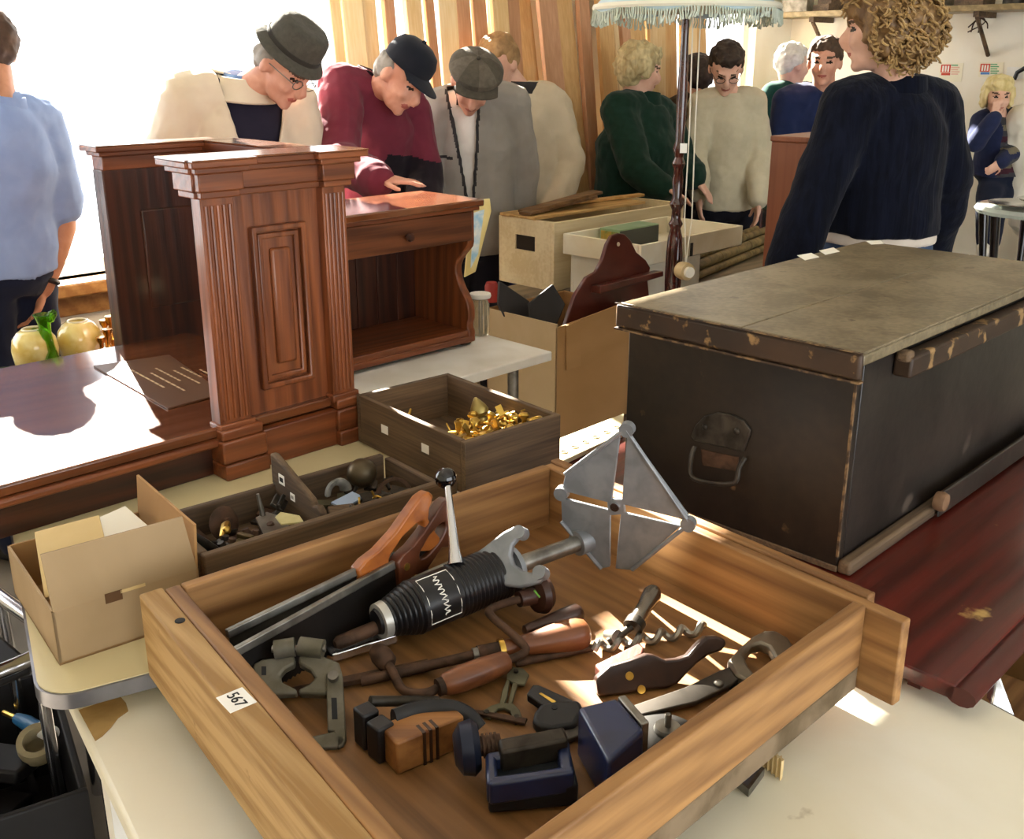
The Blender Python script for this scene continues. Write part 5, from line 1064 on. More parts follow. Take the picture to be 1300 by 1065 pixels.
# ================================================================== people
TEXF = bpy.data.textures.new('folds', 'CLOUDS'); TEXF.noise_scale = .11; TEXF.noise_depth = 2
TEXC = bpy.data.textures.new('curls', 'CLOUDS'); TEXC.noise_scale = .028; TEXC.noise_depth = 1
def union(g, name, mats, voxel=.008, smooth=4, fold=0, tex=None, matfn=None, cut=None, solid=0, parent=None, root=None, sub=0):
    me = g.mesh('tmp'); o = bpy.data.objects.new('tmp', me); COL.objects.link(o)
    r = o.modifiers.new('r', 'REMESH'); r.mode = 'VOXEL'; r.voxel_size = voxel; r.use_smooth_shade = True
    s = o.modifiers.new('s', 'SMOOTH'); s.iterations = smooth; s.factor = .5
    if fold:
        d = o.modifiers.new('d', 'DISPLACE'); d.texture = tex or TEXF; d.strength = fold; d.mid_level = .5; d.texture_coords = 'GLOBAL'
    dg = bpy.context.evaluated_depsgraph_get(); m2 = bpy.data.meshes.new_from_object(o.evaluated_get(dg)); m2.name = name
    bpy.data.objects.remove(o, do_unlink=True); bpy.data.meshes.remove(me)
    m2.materials.clear()
    for mm in mats: m2.materials.append(mm)
    bm = bmesh.new(); bm.from_mesh(m2)
    if cut:
        dead = [f for f in bm.faces if cut(f.calc_center_median())]; bmesh.ops.delete(bm, geom=dead, context='FACES')
        for _ in range(4):
            bv = [v for v in bm.verts if v.is_boundary]; new = {}
            for v in bv:
                nb = [e.other_vert(v) for e in v.link_edges if e.is_boundary]
                if len(nb) == 2: new[v] = v.co * .4 + (nb[0].co + nb[1].co) * .3
            for v, c in new.items(): v.co = c
    if matfn:
        for f in bm.faces: f.material_index = matfn(f.calc_center_median())
    for f in bm.faces: f.smooth = True
    bm.to_mesh(m2); bm.free()
    ob = bpy.data.objects.new(name, m2); COL.objects.link(ob)
    if root is not None: m2.transform(ROOTM[root.name].inverted())
    if parent is not None: ob.parent = parent
    if solid: q = ob.modifiers.new('th', 'SOLIDIFY'); q.thickness = solid; q.offset = -1
    return ob
def capsule(g, a, b, r0, r1, n=12):
    a, b = V(a), V(b); d = (b - a); L = d.length; d = d.normalized() if L > 1e-6 else UP
    pts = [a - d * r0 * .95, a - d * r0 * .6, a, b, b + d * r1 * .6, b + d * r1 * .95]
    g.tube(pts, [r0 * .3, r0 * .8, r0, r1, r1 * .8, r1 * .3], n)
def limb(g, pts, rs, n=14):
    for k in range(len(pts) - 1): capsule(g, pts[k], pts[k + 1], rs[k], rs[k + 1], n)
def hand(g, w, d, nrm, s=1, curl=.5, side=1):              # palm and five bent fingers
    d = V(d).normalized(); nrm = V(nrm); nrm = (nrm - d * nrm.dot(d)).normalized(); lat = d.cross(nrm) * side
    T = frame(w + d * .045 * s, d, lat); g.ell((0, 0, 0), (.042 * s, .018 * s, .052 * s), T, 14)
    for k, (off, L) in enumerate(((-.03, .066), (-.011, .078), (.010, .073), (.029, .058))):
        b = w + d * .085 * s + lat * off * s; d1 = (d + nrm * curl * .5).normalized(); d2_ = (d + nrm * curl * 1.4).normalized()
        m = b + d1 * L * .5 * s; e = m + d2_ * L * .5 * s
        capsule(g, b - d * .02 * s, m, .0095 * s, .0088 * s, 10); capsule(g, m, e, .0088 * s, .0075 * s, 10)
    b = w + d * .03 * s - lat * .032 * s; m = b + (d * .7 - lat * .8 + nrm * .3).normalized() * .04 * s; e = m + (d + nrm * .4 - lat * .2).normalized() * .034 * s
    capsule(g, b, m, .0125 * s, .0108 * s, 10); capsule(g, m, e, .0108 * s, .0085 * s, 10)
TORSO = [(-.10, .125, .10), (0, .165, .118), (.22, .158, .114), (.45, .15, .11), (.66, .162, .118), (.80, .158, .115), (.90, .125, .098), (.97, .085, .076), (1.0, .068, .064)]
class P:
    def __init__(s, head, face, shL, shR, pelvis, elL=None, wrL=None, elR=None, wrR=None, up=(0, 0, 1), s_=1, fat=1.0, hips=None, stance=.1, neck_up=.055, feet=True, knees=None, feetp=None):
        s.s = s_; s.shL, s.shR, s.pel = V(shL), V(shR), V(pelvis); s.fat = fat
        f = V(face).normalized(); u = V(up); u = (u - f * u.dot(f)).normalized(); y = -f; x = y.cross(u)
        s.hc = V(head); s.HM = Matrix(((x.x, y.x, u.x, s.hc.x), (x.y, y.y, u.y, s.hc.y), (x.z, y.z, u.z, s.hc.z), (0, 0, 0, 1))) @ Matrix.Scale(s_, 4)
        s.HI = s.HM.inverted()
        s.mid = (s.shL + s.shR) / 2; s.lat1 = (s.shR - s.shL).normalized(); s.wd = (s.shR - s.shL).length / .36
        s.lat0 = V(hips).normalized() if hips else V((s.lat1.x, s.lat1.y, 0)).normalized()
        s.spine = (s.mid - s.pel); s.top = s.mid + s.spine.normalized() * neck_up * s_
        s.sd = (s.top - s.pel).normalized(); s.fw = s.lat1.cross(s.sd).normalized()
        if s.fw.dot(V((f.x, f.y, 0))) < -.2: s.fw = -s.fw
        s.arms = [[s.shL, elL, wrL], [s.shR, elR, wrR]]
        if feetp: s.legs = feetp
        else:
            fwd = V((s.fw.x, s.fw.y, 0)).normalized(); s.legs = []
            for q in (-1, 1):
                hp = s.pel + s.lat0 * .085 * q * s_ - UP * .05; ft = V((hp.x, hp.y, .08)) + s.lat0 * .02 * q; kn = (hp + ft) / 2 + fwd * .02
                s.legs.append((hp, kn, ft, fwd))
        s.base = V((s.pel.x, s.pel.y, 0)) if feet else V((s.pel.x, s.pel.y, min(l[2].z for l in s.legs)))
    def torso(s, g, inf=0, t0=-.2, t1=1.01):
        rings = []
        ts = [t for t, a, b in TORSO if t0 < t < t1]; lo, hi = TORSO[0][0], TORSO[-1][0]
        ts = sorted(set([max(t0, lo)] + ts + [min(t1, hi)]))
        for t in ts:
            a = float(np.interp(t, [q[0] for q in TORSO], [q[1] for q in TORSO])); b = float(np.interp(t, [q[0] for q in TORSO], [q[2] for q in TORSO]))
            c = s.pel + (s.top - s.pel) * t; tt = max(0, min(1, t)); l = (s.lat0 * (1 - tt) + s.lat1 * tt).normalized(); w = (1 - tt) * (.5 + .5 * s.wd) + tt * s.wd
            fw = l.cross(s.sd).normalized(); a2 = (a * w + inf) * (s.fat if t < .8 else 1); b2 = (b * (.6 + .4 * w) + inf) * (s.fat if t < .8 else 1)
            a2 *= 1; rings.append([c + l * a2 * math.cos(2*PI*i/28) + fw * b2 * math.sin(2*PI*i/28) for i in range(28)])
        g.loft(rings)
    def armprims(s, g, inf=0, end=1.0, which=(0, 1)):
        for k in which:
            a, e, w = s.arms[k]
            if e is None: continue
            i2 = inf; cl = (s.mid + s.sd * .02) 
            capsule(g, cl + (a - cl) * .45, a, (.062 + i2) * s.s, (.06 + i2) * s.s)
            if end >= 1: limb(g, [a, a + (e - a) * .5, e, e + (w - e) * .45, w], [(.057 + i2) * s.s, (.05 + i2) * s.s, (.043 + i2) * s.s, (.042 + i2) * s.s, (.031 + i2 * 1.1) * s.s])
            else: limb(g, [a, a + (e - a) * end], [(.057 + i2) * s.s, (.05 + i2 * 1.4) * s.s])
    def legprims(s, g, inf=0):
        for hp, kn, ft, fwd in s.legs: limb(g, [hp, hp + (kn - hp) * .5, kn, kn + (ft - kn) * .4, ft], [(.082 + inf) * s.s, (.075 + inf) * s.s, (.055 + inf) * s.s, (.052 + inf) * s.s, (.038 + inf * 1.3) * s.s])
    def body(s, label, skin, hands=(), voxel=.008, lip='a8584c', brow='5a4636', group=None, nose=1.0, eyes=True):
        g = G(); s.torso(g); s.armprims(g); s.legprims(g)
        for hp, kn, ft, fwd in s.legs: capsule(g, ft - UP * .035 * s.s - fwd * .03 * s.s, ft - UP * .045 * s.s + fwd * .13 * s.s, .035 * s.s, .03 * s.s)
        H_ = s.HM; nb = s.top; limb(g, [nb - s.sd * .03, H_ @ V((0, .03, -.05))], [.06 * s.s, .054 * s.s])
        for c, r in (((0, .014, .03), (.075, .094, .088)), ((0, -.03, -.025), (.063, .062, .08)), ((0, -.034, -.072), (.05, .05, .04)), ((0, -.072, -.096), (.024, .018, .018)), ((0, -.078, .026), (.05, .02, .014)),
                     ((.076, .012, -.012), (.012, .022, .033)), ((-.076, .012, -.012), (.012, .022, .033)), ((0, -.086, -.062), (.024, .012, .012)), ((.036, -.07, -.03), (.022, .02, .022)), ((-.036, -.07, -.03), (.022, .02, .022))):
            g.ell(c, r, H_, 18)
        g.tube([H_ @ V(p) for p in ((0, -.084, .022), (0, -.096, .002), (0, -.112 * nose, -.024), (0, -.104, -.036), (0, -.085, -.038))], [.008 * s.s, .011 * s.s, .0155 * s.s, .0165 * s.s, .006 * s.s], 10)
        for hd_ in hands: hand(g, *hd_)
        HI = s.HI
        def mf(c):
            p = HI @ c
            if p.y > -.045 or abs(p.x) > .07 or abs(p.z) > .12: return 0
            if abs(p.x) < .024 - abs(p.z + .062) * .8 and -.07 < p.z < -.054: return 1
            if eyes and ((abs(p.x) - .031) / .014) ** 2 + ((p.z - .003) / .0065) ** 2 < 1: return 2
            if .014 < abs(p.x) < .052 and .019 < p.z < .028: return 3
            return 0
        ob = union(g, 'person', [skin, mat('lip_' + lip, lip, rough=.5), mat('eye_dark', '2a211d', rough=.2), mat('brow_' + brow, brow, rough=.9)], voxel, 3, matfn=mf)
        tag(ob, label, 'person', group); ob.data.transform(Matrix.Translation(-s.base)); ob.location = s.base; ROOTM[ob.name] = Matrix.Translation(s.base); s.ob = ob; return ob
    def wear(s, name, mats, inf=.015, t0=-.2, t1=1.01, arms=1.0, which=(0, 1), fold=.02, voxel=.009, extra=None, matfn=None, cut=None, solid=0, smooth=4):
        g = G(); s.torso(g, inf, t0, t1)
        if arms: s.armprims(g, inf, arms, which)
        if extra: extra(g)
        return union(g, name, mats if isinstance(mats, list) else [mats], voxel, smooth, fold, matfn=matfn, cut=cut, solid=solid, parent=s.ob, root=s.ob)
    def trousers(s, m, inf=.014, shoes=None):
        g = G(); s.torso(g, inf, -.2, .24); s.legprims(g, inf); union(g, 'trousers', [m], .012, 4, .015, parent=s.ob, root=s.ob)
        for hp, kn, ft, fwd in s.legs:
            g = G(); capsule(g, ft - UP * .028 * s.s - fwd * .04 * s.s, ft - UP * .04 * s.s + fwd * .15 * s.s, .044 * s.s, .036 * s.s); g.build('shoe', shoes or BLACKSATIN, s.ob)
    def loc(s, p):                                          # torso coordinates: along spine 0-1, sideways, forwards
        d = p - s.pel; L = (s.top - s.pel).length; t = d.dot(s.sd) / L; return t, d.dot(s.lat1), d.dot(s.fw)
    def hair(s, m, prims, fold=.012, voxel=.006, name='hair', curls=0, smooth=2):
        g = G()
        for c, r in prims: g.ell(c, r, s.HM, 16)
        o = union(g, name, [m], voxel, smooth, fold, TEXC, parent=s.ob, root=s.ob)
        return o
    def hp(s, *p): return s.HM @ V(p)
    def part(s, g, name, m, **k): return g.build(name, m, s.ob, **k)
    def glasses(s, m=None):
        m = m or STEEL; g = G()
        for q in (-1, 1): g.tube([s.hp(q * .032 + .022 * math.cos(a), -.1, .0 + .016 * math.sin(a)) for a in [2*PI*k/18 for k in range(18)]], .0018, 6, closed=True); g.tube([s.hp(q * .054, -.098, .002), s.hp(q * .079, -.03, .004), s.hp(q * .08, .03, 0)], .0018, 6)
        g.tube([s.hp(-.01, -.1, .003), s.hp(.01, -.1, .003)], .0018, 6); s.part(g, 'glasses', m)
    def collar(s, m, r=.072, h=.05, name='collar', thick=.01, tilt=0):
        c = s.top - s.sd * .012; g = G(); rings = []
        l = s.lat1; f = l.cross(s.sd).normalized()
        prof = [(r + .012, -.02), (r, .01), (r - .004, h), (r - .004 + thick, h + .003), (r + thick + .004, .012), (r + .026, -.02)]
        for k, (rr, zz) in enumerate(prof): rings.append([c + s.sd * zz * s.s + (l * math.cos(a) + f * math.sin(a)) * rr * s.s for a in [2*PI*i/26 for i in range(26)]])
        g.loft(rings, closed=True); return s.part(g, name, m)
SHORT = [((0, .012, .07), (.079, .094, .056)), ((0, .058, .02), (.08, .058, .088)), ((.068, .03, .03), (.02, .05, .05)), ((-.068, .03, .03), (.02, .05, .05))]
BALD_RING = [((0, .066, .0), (.078, .045, .07)), ((.068, .035, .005), (.018, .045, .045)), ((-.068, .035, .005), (.018, .045, .045))]
SK1 = mat('skin_ruddy', 'd9a48c', 'c98e76', rough=.5, scale=20, spec=.35); SK2 = mat('skin_fair', 'e3b8a2', 'd9a890', rough=.5, scale=20, spec=.35); SK3 = mat('skin_tan', 'c08a6c', 'ad785a', rough=.5, scale=20, spec=.35)
JEANS = cloth('blue_jeans', '42536e', '34435c'); DKTR = cloth('dark_trousers', '24242c', '1b1b22'); GREYTR = cloth('grey_trousers', '3c3a3c', '302e30'); NAVYTR = cloth('navy_trousers', '20263a', '181d2e')
A_ = aty
# ---- man in blue shirt at the left edge
p = P(A_(-20, 62, 3.22), (-.75, .6, -.1), A_(-58, 148, 2.98), A_(46, 154, 3.24), A_(2, 345, 3.14), A_(-72, 270, 2.95), A_(-60, 350, 2.88), A_(80, 285, 3.26), A_(55, 366, 3.18), fat=1.12)
p.body('person in a pale blue short-sleeved shirt with a hand at the hip, back turned', SK3, [(p.arms[1][2], (-.5, -.1, -.8), (-.6, -.5, 0), 1, .6, 1)])
p.wear('shirt', cloth('pale_blue_shirt', '8fa6cf', '7d95c2'), .024, .03, arms=.78); p.trousers(NAVYTR); p.hair(mat('brown_hair', '4a3526', '352418', rough=.7, scale=30), SHORT); p.collar(MATS['pale_blue_shirt'], h=.03)
w_ = p.arms[1][2] + (p.arms[1][1] - p.arms[1][2]).normalized() * .03; ad = (p.arms[1][1] - p.arms[1][2]).normalized(); s1 = ad.cross(UP).normalized(); s2 = s1.cross(ad)
p.part(G().tube([w_ + (s1 * math.cos(a) + s2 * math.sin(a)) * .036 for a in [2*PI*k/20 for k in range(20)]], .009, 8, closed=True), 'wristwatch', BLACKPLASTIC)
# ---- man in cream jacket and tweed hat
p = P(A_(362, 84, 3.42), (.66, -.42, -.62), A_(238, 128, 3.42), A_(372, 132, 3.62), A_(290, 330, 3.55), A_(196, 235, 3.38), A_(215, 330, 3.3), A_(402, 240, 3.66), A_(380, 335, 3.5), fat=1.1, up=(.4, -.1, .9))
p.body('person in a cream jacket and a dark brimmed hat bending over the oak desk', SK1, [(p.arms[0][2], (.2, -.3, -1), (1, 0, 0), 1, .5, 1), (p.arms[1][2], (-.1, -.3, -1), (-1, 0, 0), 1, .5, -1)])
p.wear('pullover', cloth('dark_navy_pullover', '2c2a38', '232130'), .008, .05, .97, arms=.5)
CRJ = cloth('cream_jacket', 'ddd0ba', 'cfc0a6', scale=10)
def cutf(q, P_=p):
    t, l, f = P_.loc(q); return f > .0 and (abs(l - .055) < .02 + max(0, t - .35) * .14) and t > -.1
p.wear('jacket', CRJ, .032, -.1, .985, fold=.026, cut=cutf, solid=.008); p.collar(cloth('blue_shirt_collar', '7f9cc9', '6d8ab8'), .066, .05, 'shirt_collar', .006); p.trousers(GREYTR); p.glasses()
p.hair(mat('grey_hair', '9a948c', '7c766e', rough=.7, scale=30), BALD_RING)
c0 = p.top - p.sd * .02                                     # wide jacket collar
g = G(); l, f = p.lat1, p.lat1.cross(p.sd).normalized(); rings = []
for k in range(15):
    a = math.radians(-205 + 230 * k / 14 + 180); d = l * math.cos(a) + f * math.sin(a) * 1.0
    rings.append([c0 + d * .075 + p.sd * .05, c0 + d * .088 + p.sd * .053, c0 + d * .135 - p.sd * .015, c0 + d * .125 - p.sd * .022])
g.loft(rings); p.part(g, 'jacket_collar', CRJ, bevel=.003)
HATM = cloth('tweed_hat', '55534a', '403e38', scale=60); hx = lambda *q: p.HM @ V(q)
TH = p.HM @ Matrix.Translation((0, .012, .058)) @ Matrix.Rotation(.10, 4, 'X')
ht = p.part(G().lathe([(.098, .0), (.096, .02), (.092, .06), (.086, .085), (.07, .098), (.04, .098), (.0001, .092)], 36, TH), 'hat', HATM)
G().lathe([(.094, .006), (.118, -.002), (.124, -.014), (.125, -.010), (.112, .006), (.096, .014)], 36, TH).build('hat_brim', HATM, ht); G().lathe([(.0985, .004), (.1, .006), (.0985, .026), (.097, .026)], 36, TH).build('hat_band', cloth('hat_band', '3a3832', '2e2c28'), ht)
# ---- man in maroon fleece and dark cap
p = P(A_(510, 98, 3.78), (.62, -.5, -.6), A_(432, 112, 3.82), A_(520, 140, 4.05), A_(470, 320, 4.1), A_(432, 205, 3.6), A_(478, 229, 3.36), A_(540, 225, 4.0), A_(535, 280, 3.8), up=(.45, 0, .9))
p.body('person in a maroon fleece and dark cap resting a hand on the console', SK1, [(p.arms[0][2], (1, -.05, .0), (0, 0, -1), 1, .25, 1), (p.arms[1][2], (0, -.3, -1), (-1, 0, 0), 1, .5, -1)])
MAR = cloth('maroon_fleece', '74303f', '622633', scale=12); MARD = cloth('black_fleece', '241d24', '1c171c', scale=12)
def mf(q, P_=p):
    t, l, f = P_.loc(q); return 1 if (.28 < t < .62 - l * .35) and abs(l) < .2 and f > -.05 else 0
p.wear('fleece', [MAR, MARD], .03, -.02, fold=.024, matfn=mf, voxel=.006); p.collar(MARD, .07, .055); p.trousers(DKTR); p.hair(mat('grey_hair'  , '9a948c'), BALD_RING)
CAPM = cloth('dark_cap', '23262e', '1b1d24'); TC = p.HM @ Matrix.Translation((0, .01, .045))
cp = p.part(G().lathe([(.092, -.004), (.094, .02), (.09, .05), (.075, .078), (.045, .094), (.0001, .098)], 32, TC), 'cap', CAPM); vz = []
for k in range(13):
    a = math.radians(-62 + 124 * k / 12); d = V((math.sin(a), -math.cos(a), 0)); vz.append([TC @ (d * .085 + V((0, 0, .008))), TC @ (d * .085 + V((0, 0, .002))), TC @ (V((math.sin(a) * .09, -math.cos(a) * .09 - .075 * math.cos(a) ** .6, -.018))), TC @ (V((math.sin(a) * .09, -math.cos(a) * .09 - .075 * math.cos(a) ** .6, -.013)))])
G().loft(vz).build('visor', CAPM, cp, bevel=.001); G().ell((0, 0, .099), .009, TC).build('cap_button', CAPM, cp)
# ---- man in grey fleece and flat cap
p = P(A_(600, 104, 4.2), (.05, -.72, -.7), A_(556, 138, 4.32), A_(648, 132, 4.36), A_(596, 305, 4.42), A_(538, 222, 4.26), A_(552, 300, 4.15), A_(664, 222, 4.44), A_(654, 300, 4.46), fat=1.12, up=(.12, 0, 1))
p.body('person in a grey fleece and a checked flat cap looking down', SK1, [(p.arms[0][2], (.1, -.2, -1), (1, 0, 0), 1, .5, 1), (p.arms[1][2], (-.1, -.2, -1), (-1, 0, 0), 1, .5, -1)])
p.wear('shirt', cloth('white_shirt', 'e6e0d8', 'd8d0c6'), .008, .02, .98, arms=.4)
GF = cloth('grey_fleece', '9c968e', '8a847c', scale=12); DGF = cloth('dark_fleece_lining', '3c3a3a', '302e2e')
def cutf(q, P_=p):
    t, l, f = P_.loc(q); return f > 0 and abs(l) < .004 + max(0, t - .3) * .075 and t > .25
def mf(q, P_=p):
    t, l, f = P_.loc(q); return 1 if (f > .04 and (abs(abs(l) - (.004 + max(0, t - .3) * .075)) < .012 or (-.02 < t - .62 + l * .1 < 0 and l < -.06))) else 0
p.wear('fleece', [GF, DGF], .03, -.05, .99, voxel=.006, cut=cutf, solid=.008, matfn=mf); p.trousers(DKTR); p.collar(DGF, .078, .05, thick=.012)
p.hair(mat('grey_hair', '9a948c'), BALD_RING)
FCM = [cloth('check_cap_a', '6d665a', '4e483e', scale=55), cloth('check_cap_b', '5a5449', '443f36', scale=55)]; TC = p.HM @ Matrix.Translation((0, .0, .07)) @ Matrix.Rotation(-.12, 4, 'X') @ Matrix.Scale(1.12, 4)
fc = None
for k in range(8):
    rings = []
    for j in range(7):
        a = 2*PI*(k + j / 6) / 8; rings.append([TC @ V((r * math.cos(a) * .97, r * math.sin(a) * 1.12 - (.012 if r > .06 else 0), z)) for r, z in ((.0001, .052), (.045, .05), (.08, .038), (.099, .018), (.1, .004), (.09, -.012), (.086, -.01), (.08, .02), (.0001, .035))])
    g = G(); g.loft(rings); o = g.build('cap_panel', FCM[k % 2], p.ob if fc is None else fc)
    if fc is None: o.name = 'flat_cap'; fc = o
vz = []
for k in range(11):
    a = math.radians(-55 + 110 * k / 10); vz.append([TC @ V((math.sin(a) * .09, -.07 - math.cos(a) * .03, .004)), TC @ V((math.sin(a) * .09, -.07 - math.cos(a) * .03, -.008)), TC @ V((math.sin(a) * .09, -.085 - .06 * math.cos(a), -.018)), TC @ V((math.sin(a) * .09, -.085 - .06 * math.cos(a), -.012))])
G().loft(vz).build('peak', FCM[1], fc, bevel=.001); G().ell((0, -.01, .054), .008, TC).build('cap_button', FCM[1], fc)
# ---- man in cream jacket behind
p = P(A_(632, 80, 4.68), (-.5, -.75, -.4), A_(630, 130, 4.72), A_(700, 132, 4.74), A_(680, 285, 4.74), A_(622, 205, 4.68), A_(634, 270, 4.66), A_(724, 208, 4.72), A_(704, 262, 4.62))
p.body('person in a pale cream jacket and blue jeans behind the grey fleece', SK2, [(p.arms[1][2], (-.3, -.5, -.8), (-1, 0, 0), 1, .5, -1)], voxel=.009)
p.wear('jacket', cloth('pale_jacket', 'cdbfa6', 'bcae94', scale=10), .032, -.02, fold=.028); p.trousers(cloth('bright_jeans', '33437a', '293766')); p.hair(mat('sandy_hair', 'b08c60', '8d6c46', rough=.7, scale=30), SHORT); p.collar(DGF, .072, .05)
# ---- woman in dark green jumper
p = P(A_(812, 88, 4.98), (.86, .3, -.2), A_(786, 140, 4.9), A_(842, 148, 5.18), A_(806, 290, 5.08), A_(808, 216, 4.75), A_(840, 238, 4.72), A_(868, 205, 5.2), A_(880, 225, 5.05), fat=1.28)
p.body('person in a dark green roll-neck jumper with short fair hair', SK2, [(p.arms[0][2], (.9, -.1, -.35), (0, -.2, -1), 1, .4, 1), (p.arms[1][2], (.6, -.3, -.6), (0, 0, -1), 1, .4, -1)])
GRN_ = cloth('dark_green_knit', '1f3a30', '16291f', scale=26); p.wear('jumper', GRN_, .034, -.08, fold=.03); p.collar(GRN_, .07, .06, 'roll_neck', .018); p.trousers(DKTR)
p.hair(mat('ash_blond_hair', 'c9b98c', '9c8a60', rough=.6, scale=40, stretch=(1, 1, .2)), [((0, .012, .062), (.09, .106, .066)), ((0, .05, .01), (.092, .076, .1)), ((.074, .02, .01), (.026, .06, .06)), ((-.074, .02, .01), (.026, .06, .06)), ((0, -.06, .085), (.055, .03, .03))], .03)
# ---- youth in cream jumper
p = P(A_(922, 86, 5.2), (-.08, -.8, -.6), A_(893, 134, 5.28), A_(954, 132, 5.3), A_(922, 262, 5.35), A_(882, 192, 5.22), A_(888, 245, 5.1), A_(965, 192, 5.28), A_(962, 252, 5.15))
p.body('person in a cream crew-neck jumper with dark hair and glasses looking down', SK2, [(p.arms[0][2], (0, -.2, -1), (1, 0, 0), 1, .5, 1), (p.arms[1][2], (0, -.2, -1), (-1, 0, 0), 1, .5, -1)])
CRJ2 = cloth('cream_jumper', 'c9c0a6', 'b9b094', scale=24); p.wear('jumper', CRJ2, .022, -.0, fold=.026); p.collar(CRJ2, .064, .02); p.trousers(DKTR); p.glasses(BLACKPLASTIC)
p.hair(mat('dark_brown_hair', '3b2c20', '261b13', rough=.7, scale=40), SHORT + [((0, -.05, .085), (.06, .04, .03))], .02)
# ---- dark head between the two
p = P(A_(884, 98, 5.72), (-.2, .8, 0), A_(862, 140, 5.7), A_(910, 140, 5.75), A_(888, 250, 5.75), A_(857, 190, 5.68), A_(862, 240, 5.65), A_(918, 190, 5.72), A_(913, 240, 5.7))
p.body('dark-haired person standing between the green jumper and the cream jumper', SK2, voxel=.011); p.wear('jacket', cloth('brown_jacket', '4a3a2c', '3a2d22'), .03, -.05, voxel=.012); p.trousers(DKTR); p.hair(mat('dark_brown_hair', '3b2c20'), SHORT, .02)
# ---- white-haired man in green jacket
p = P(A_(1006, 82, 6.15), (.75, .35, -.1), A_(984, 122, 6.1), A_(1032, 126, 6.25), A_(1000, 260, 6.2), A_(978, 185, 6.05), A_(985, 240, 6.0), A_(1040, 190, 6.2), A_(1040, 240, 6.1))
p.body('white-haired person in a bottle green jacket by the far corner', SK2, voxel=.011); p.wear('jacket', cloth('bottle_green', '1f4a40', '173a32'), .03, -.05, voxel=.012); p.collar(cloth('pale_shirt', 'b8c8d8'), .066, .04); p.trousers(DKTR); p.hair(mat('white_hair', 'e0dcd0', 'c8c2b4', rough=.7, scale=30), SHORT, .015)
# ---- man in navy jacket
p = P(A_(1047, 78, 5.35), (-.35, -.92, -.08), A_(1002, 130, 5.42), A_(1086, 132, 5.5), A_(1040, 275, 5.5), A_(992, 195, 5.4), A_(1000, 255, 5.3), A_(1098, 200, 5.5), A_(1090, 255, 5.35), fat=1.05)
p.body('brown-haired person in a navy jacket facing the room', SK1, voxel=.009); p.wear('jacket', cloth('navy_jacket', '262f52', '1d2543', scale=12), .032, -.05, fold=.026); p.collar(MATS['navy_jacket'], .07, .03); p.trousers(DKTR)
p.hair(mat('mid_brown_hair', '5a4230', '40301f', rough=.7, scale=40), SHORT + [((.05, -.02, .05), (.03, .04, .04))], .02)
# ---- woman in navy jumper, curly hair
p = P(A_(1122, 36, 3.02), (-.86, .42, -.08), A_(1080, 138, 3.02), A_(1182, 138, 3.14), A_(1112, 322, 3.1), A_(1044, 225, 2.98), A_(1000, 340, 2.92), A_(1202, 228, 3.16), A_(1178, 325, 3.3), fat=1.04, hips=(1, .1, 0))
p.body('person with curly fair hair in a thick navy jumper, back turned, behind the chest', SK2, [(p.arms[0][2], (-.2, .1, -1), (1, .3, 0), .95, .4, 1), (p.arms[1][2], (-.3, .5, -.8), (-1, 0, 0), .95, .4, -1)])
NVK = mat('navy_rib_knit', '131623', '0b0d16', rough=.95, spec=.05, scale=60, stretch=(1, 1, .05), bump=.4, sheen=.08); p.wear('jumper', NVK, .034, .15, fold=.02, t1=1.01); p.collar(NVK, .072, .05, 'roll_neck', .02)
p.wear('undershirt', cloth('pale_undershirt', 'd9cdbf', 'cabdae'), .024, .085, .25, arms=0, fold=.008); p.trousers(JEANS)
CURL = mat('curly_fair_hair', '8f6e44', '604526', rough=.5, scale=40); prims = [((0, .018, .06), (.112, .12, .095)), ((0, .062, -.01), (.112, .1, .105)), ((.092, .02, .0), (.038, .065, .085)), ((-.092, .03, .0), (.038, .06, .085)), ((0, -.055, .095), (.08, .05, .05))]
hr = p.hair(CURL, prims, .03, .007)
g = G(); CURL2 = mat('curl_strands', 'b4935e', '7d5f38', rough=.45, scale=50)
for k in range(700):
    c, r = prims[rnd.choice((0, 0, 1, 1, 1, 2, 3, 4))]; d = V((rnd.gauss(0, 1), rnd.gauss(0, 1), rnd.gauss(0, 1))).normalized()
    if d.y < -.5 and c[2] < .08: continue
    q0 = V(c) + V((d.x * r[0], d.y * r[1], d.z * r[2])); tg_ = d.cross(V((rnd.gauss(0, .4), rnd.gauss(0, .4), 1))).normalized(); dn = (V((0, 0, -1)) - d * d.dot(V((0, 0, -1))) * .9 + V((rnd.gauss(0, .3), rnd.gauss(0, .3), 0))).normalized(); pts = []; ph = rnd.random() * 6
    for j in range(13): pts.append(p.HM @ (q0 + dn * (.055 * (j / 12 - .4)) + tg_ * .008 * math.cos(ph + j * .95) + d * (.004 + .007 * math.sin(ph + j * .95))))
    g.tube(pts, [.0015] + [.0032] * 11 + [.0015], 6)
cs_ = g.build('curls', CURL2, hr); cs_['kind'] = 'stuff'
p.part(G().tube([p.hp(-.088, -.03, .02), p.hp(-.09, .02, .012)], .0016, 6), 'glasses_arm', BRASS)
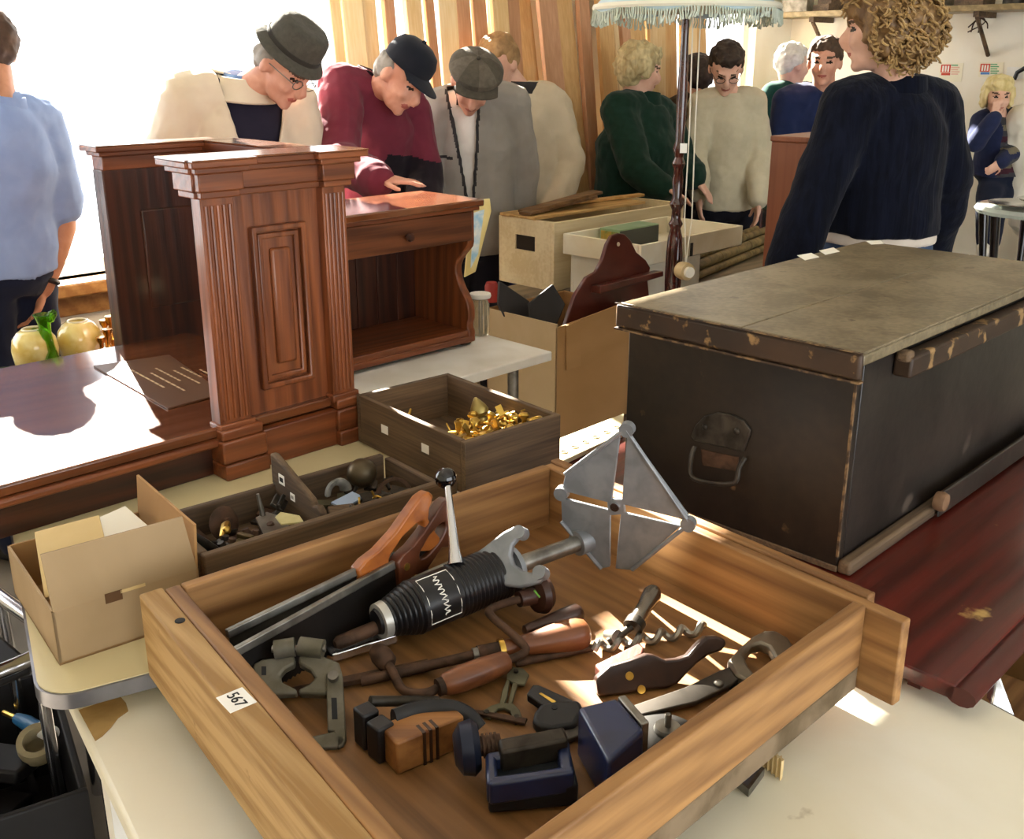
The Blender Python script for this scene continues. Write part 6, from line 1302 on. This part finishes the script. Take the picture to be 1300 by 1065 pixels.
# ---- adult in white at the right edge, carrying the child
p = P(A_(1340, 88, 5.3), (-.8, -.5, -.1), A_(1302, 160, 5.1), A_(1385, 140, 5.5), A_(1335, 285, 5.45), A_(1293, 245, 5.2), A_(1262, 213, 5.38), A_(1392, 220, 5.5), A_(1340, 235, 5.3))
p.body('person in a bright white top carrying the small child', SK3, [(p.arms[0][2], (-.95, -.35, -.1), (.1, -1, 0), 1, .6, -1)]); p.wear('top', cloth('white_top', 'e9e4d6', 'dcd5c4'), .05, -.1, fold=.03); p.trousers(GREYTR); p.hair(mat('mid_brown_hair', '5a4230'), SHORT, .02)
ch = (A_(1262, 232, 5.18), A_(1252, 262, 5.02), A_(1249, 308, 5.05)); ch2 = (A_(1272, 232, 5.2), A_(1266, 264, 5.08), A_(1260, 308, 5.12)); fd = V((-.4, -.9, 0)).normalized()
p = P(A_(1267, 121, 5.12), (-.18, -.97, -.12), A_(1247, 155, 5.16), A_(1287, 153, 5.2), A_(1266, 222, 5.2), A_(1239, 182, 5.06), A_(1262, 150, 5.0), A_(1291, 188, 5.12), A_(1272, 205, 5.02), s_=.78, fat=.95, neck_up=.03, feet=False, feetp=[(ch[0], ch[1], ch[2], fd), (ch2[0], ch2[1], ch2[2], fd)])
p.body('small fair-haired child in a patterned dark jumper with a hand to the mouth', SK2, [(p.arms[0][2], (.2, .2, .9), (0, 1, 0), .62, .8, 1), (p.arms[1][2], (-.6, -.2, -.4), (0, 1, 0), .62, .6, -1)], voxel=.007, lip='c07a68')
KN = [cloth('child_jumper_grey', '4a4a4e', '3a3a40', scale=30), cloth('child_jumper_navy', '2c3352', '232944', scale=30), cloth('child_jumper_tan', '7d7562', '696250', scale=30), cloth('child_jumper_wine', '4a2a34', '3a2028', scale=30)]
def mf(q, P_=p):
    t, l, f = P_.loc(q)
    if l < -.078: return 1
    return (0, 3, 2, 0, 1, 2, 0, 3, 0, 2, 0)[int(max(0, min(.999, t)) * 11)]
p.wear('jumper', KN, .016, -.0, fold=.012, voxel=.007, matfn=mf); p.collar(KN[0], .05, .02); p.trousers(NAVYTR, .008, WHITEPAINT)
p.hair(mat('flaxen_hair', 'e3d29a', 'cdb878', rough=.5, scale=40, stretch=(1, 1, .2)), [((0, .012, .062), (.088, .104, .066)), ((0, .05, .0), (.09, .07, .105)), ((.078, .01, -.01), (.022, .055, .08)), ((-.078, .01, -.01), (.022, .055, .08)), ((0, -.07, .075), (.066, .03, .032))], .018, .005)
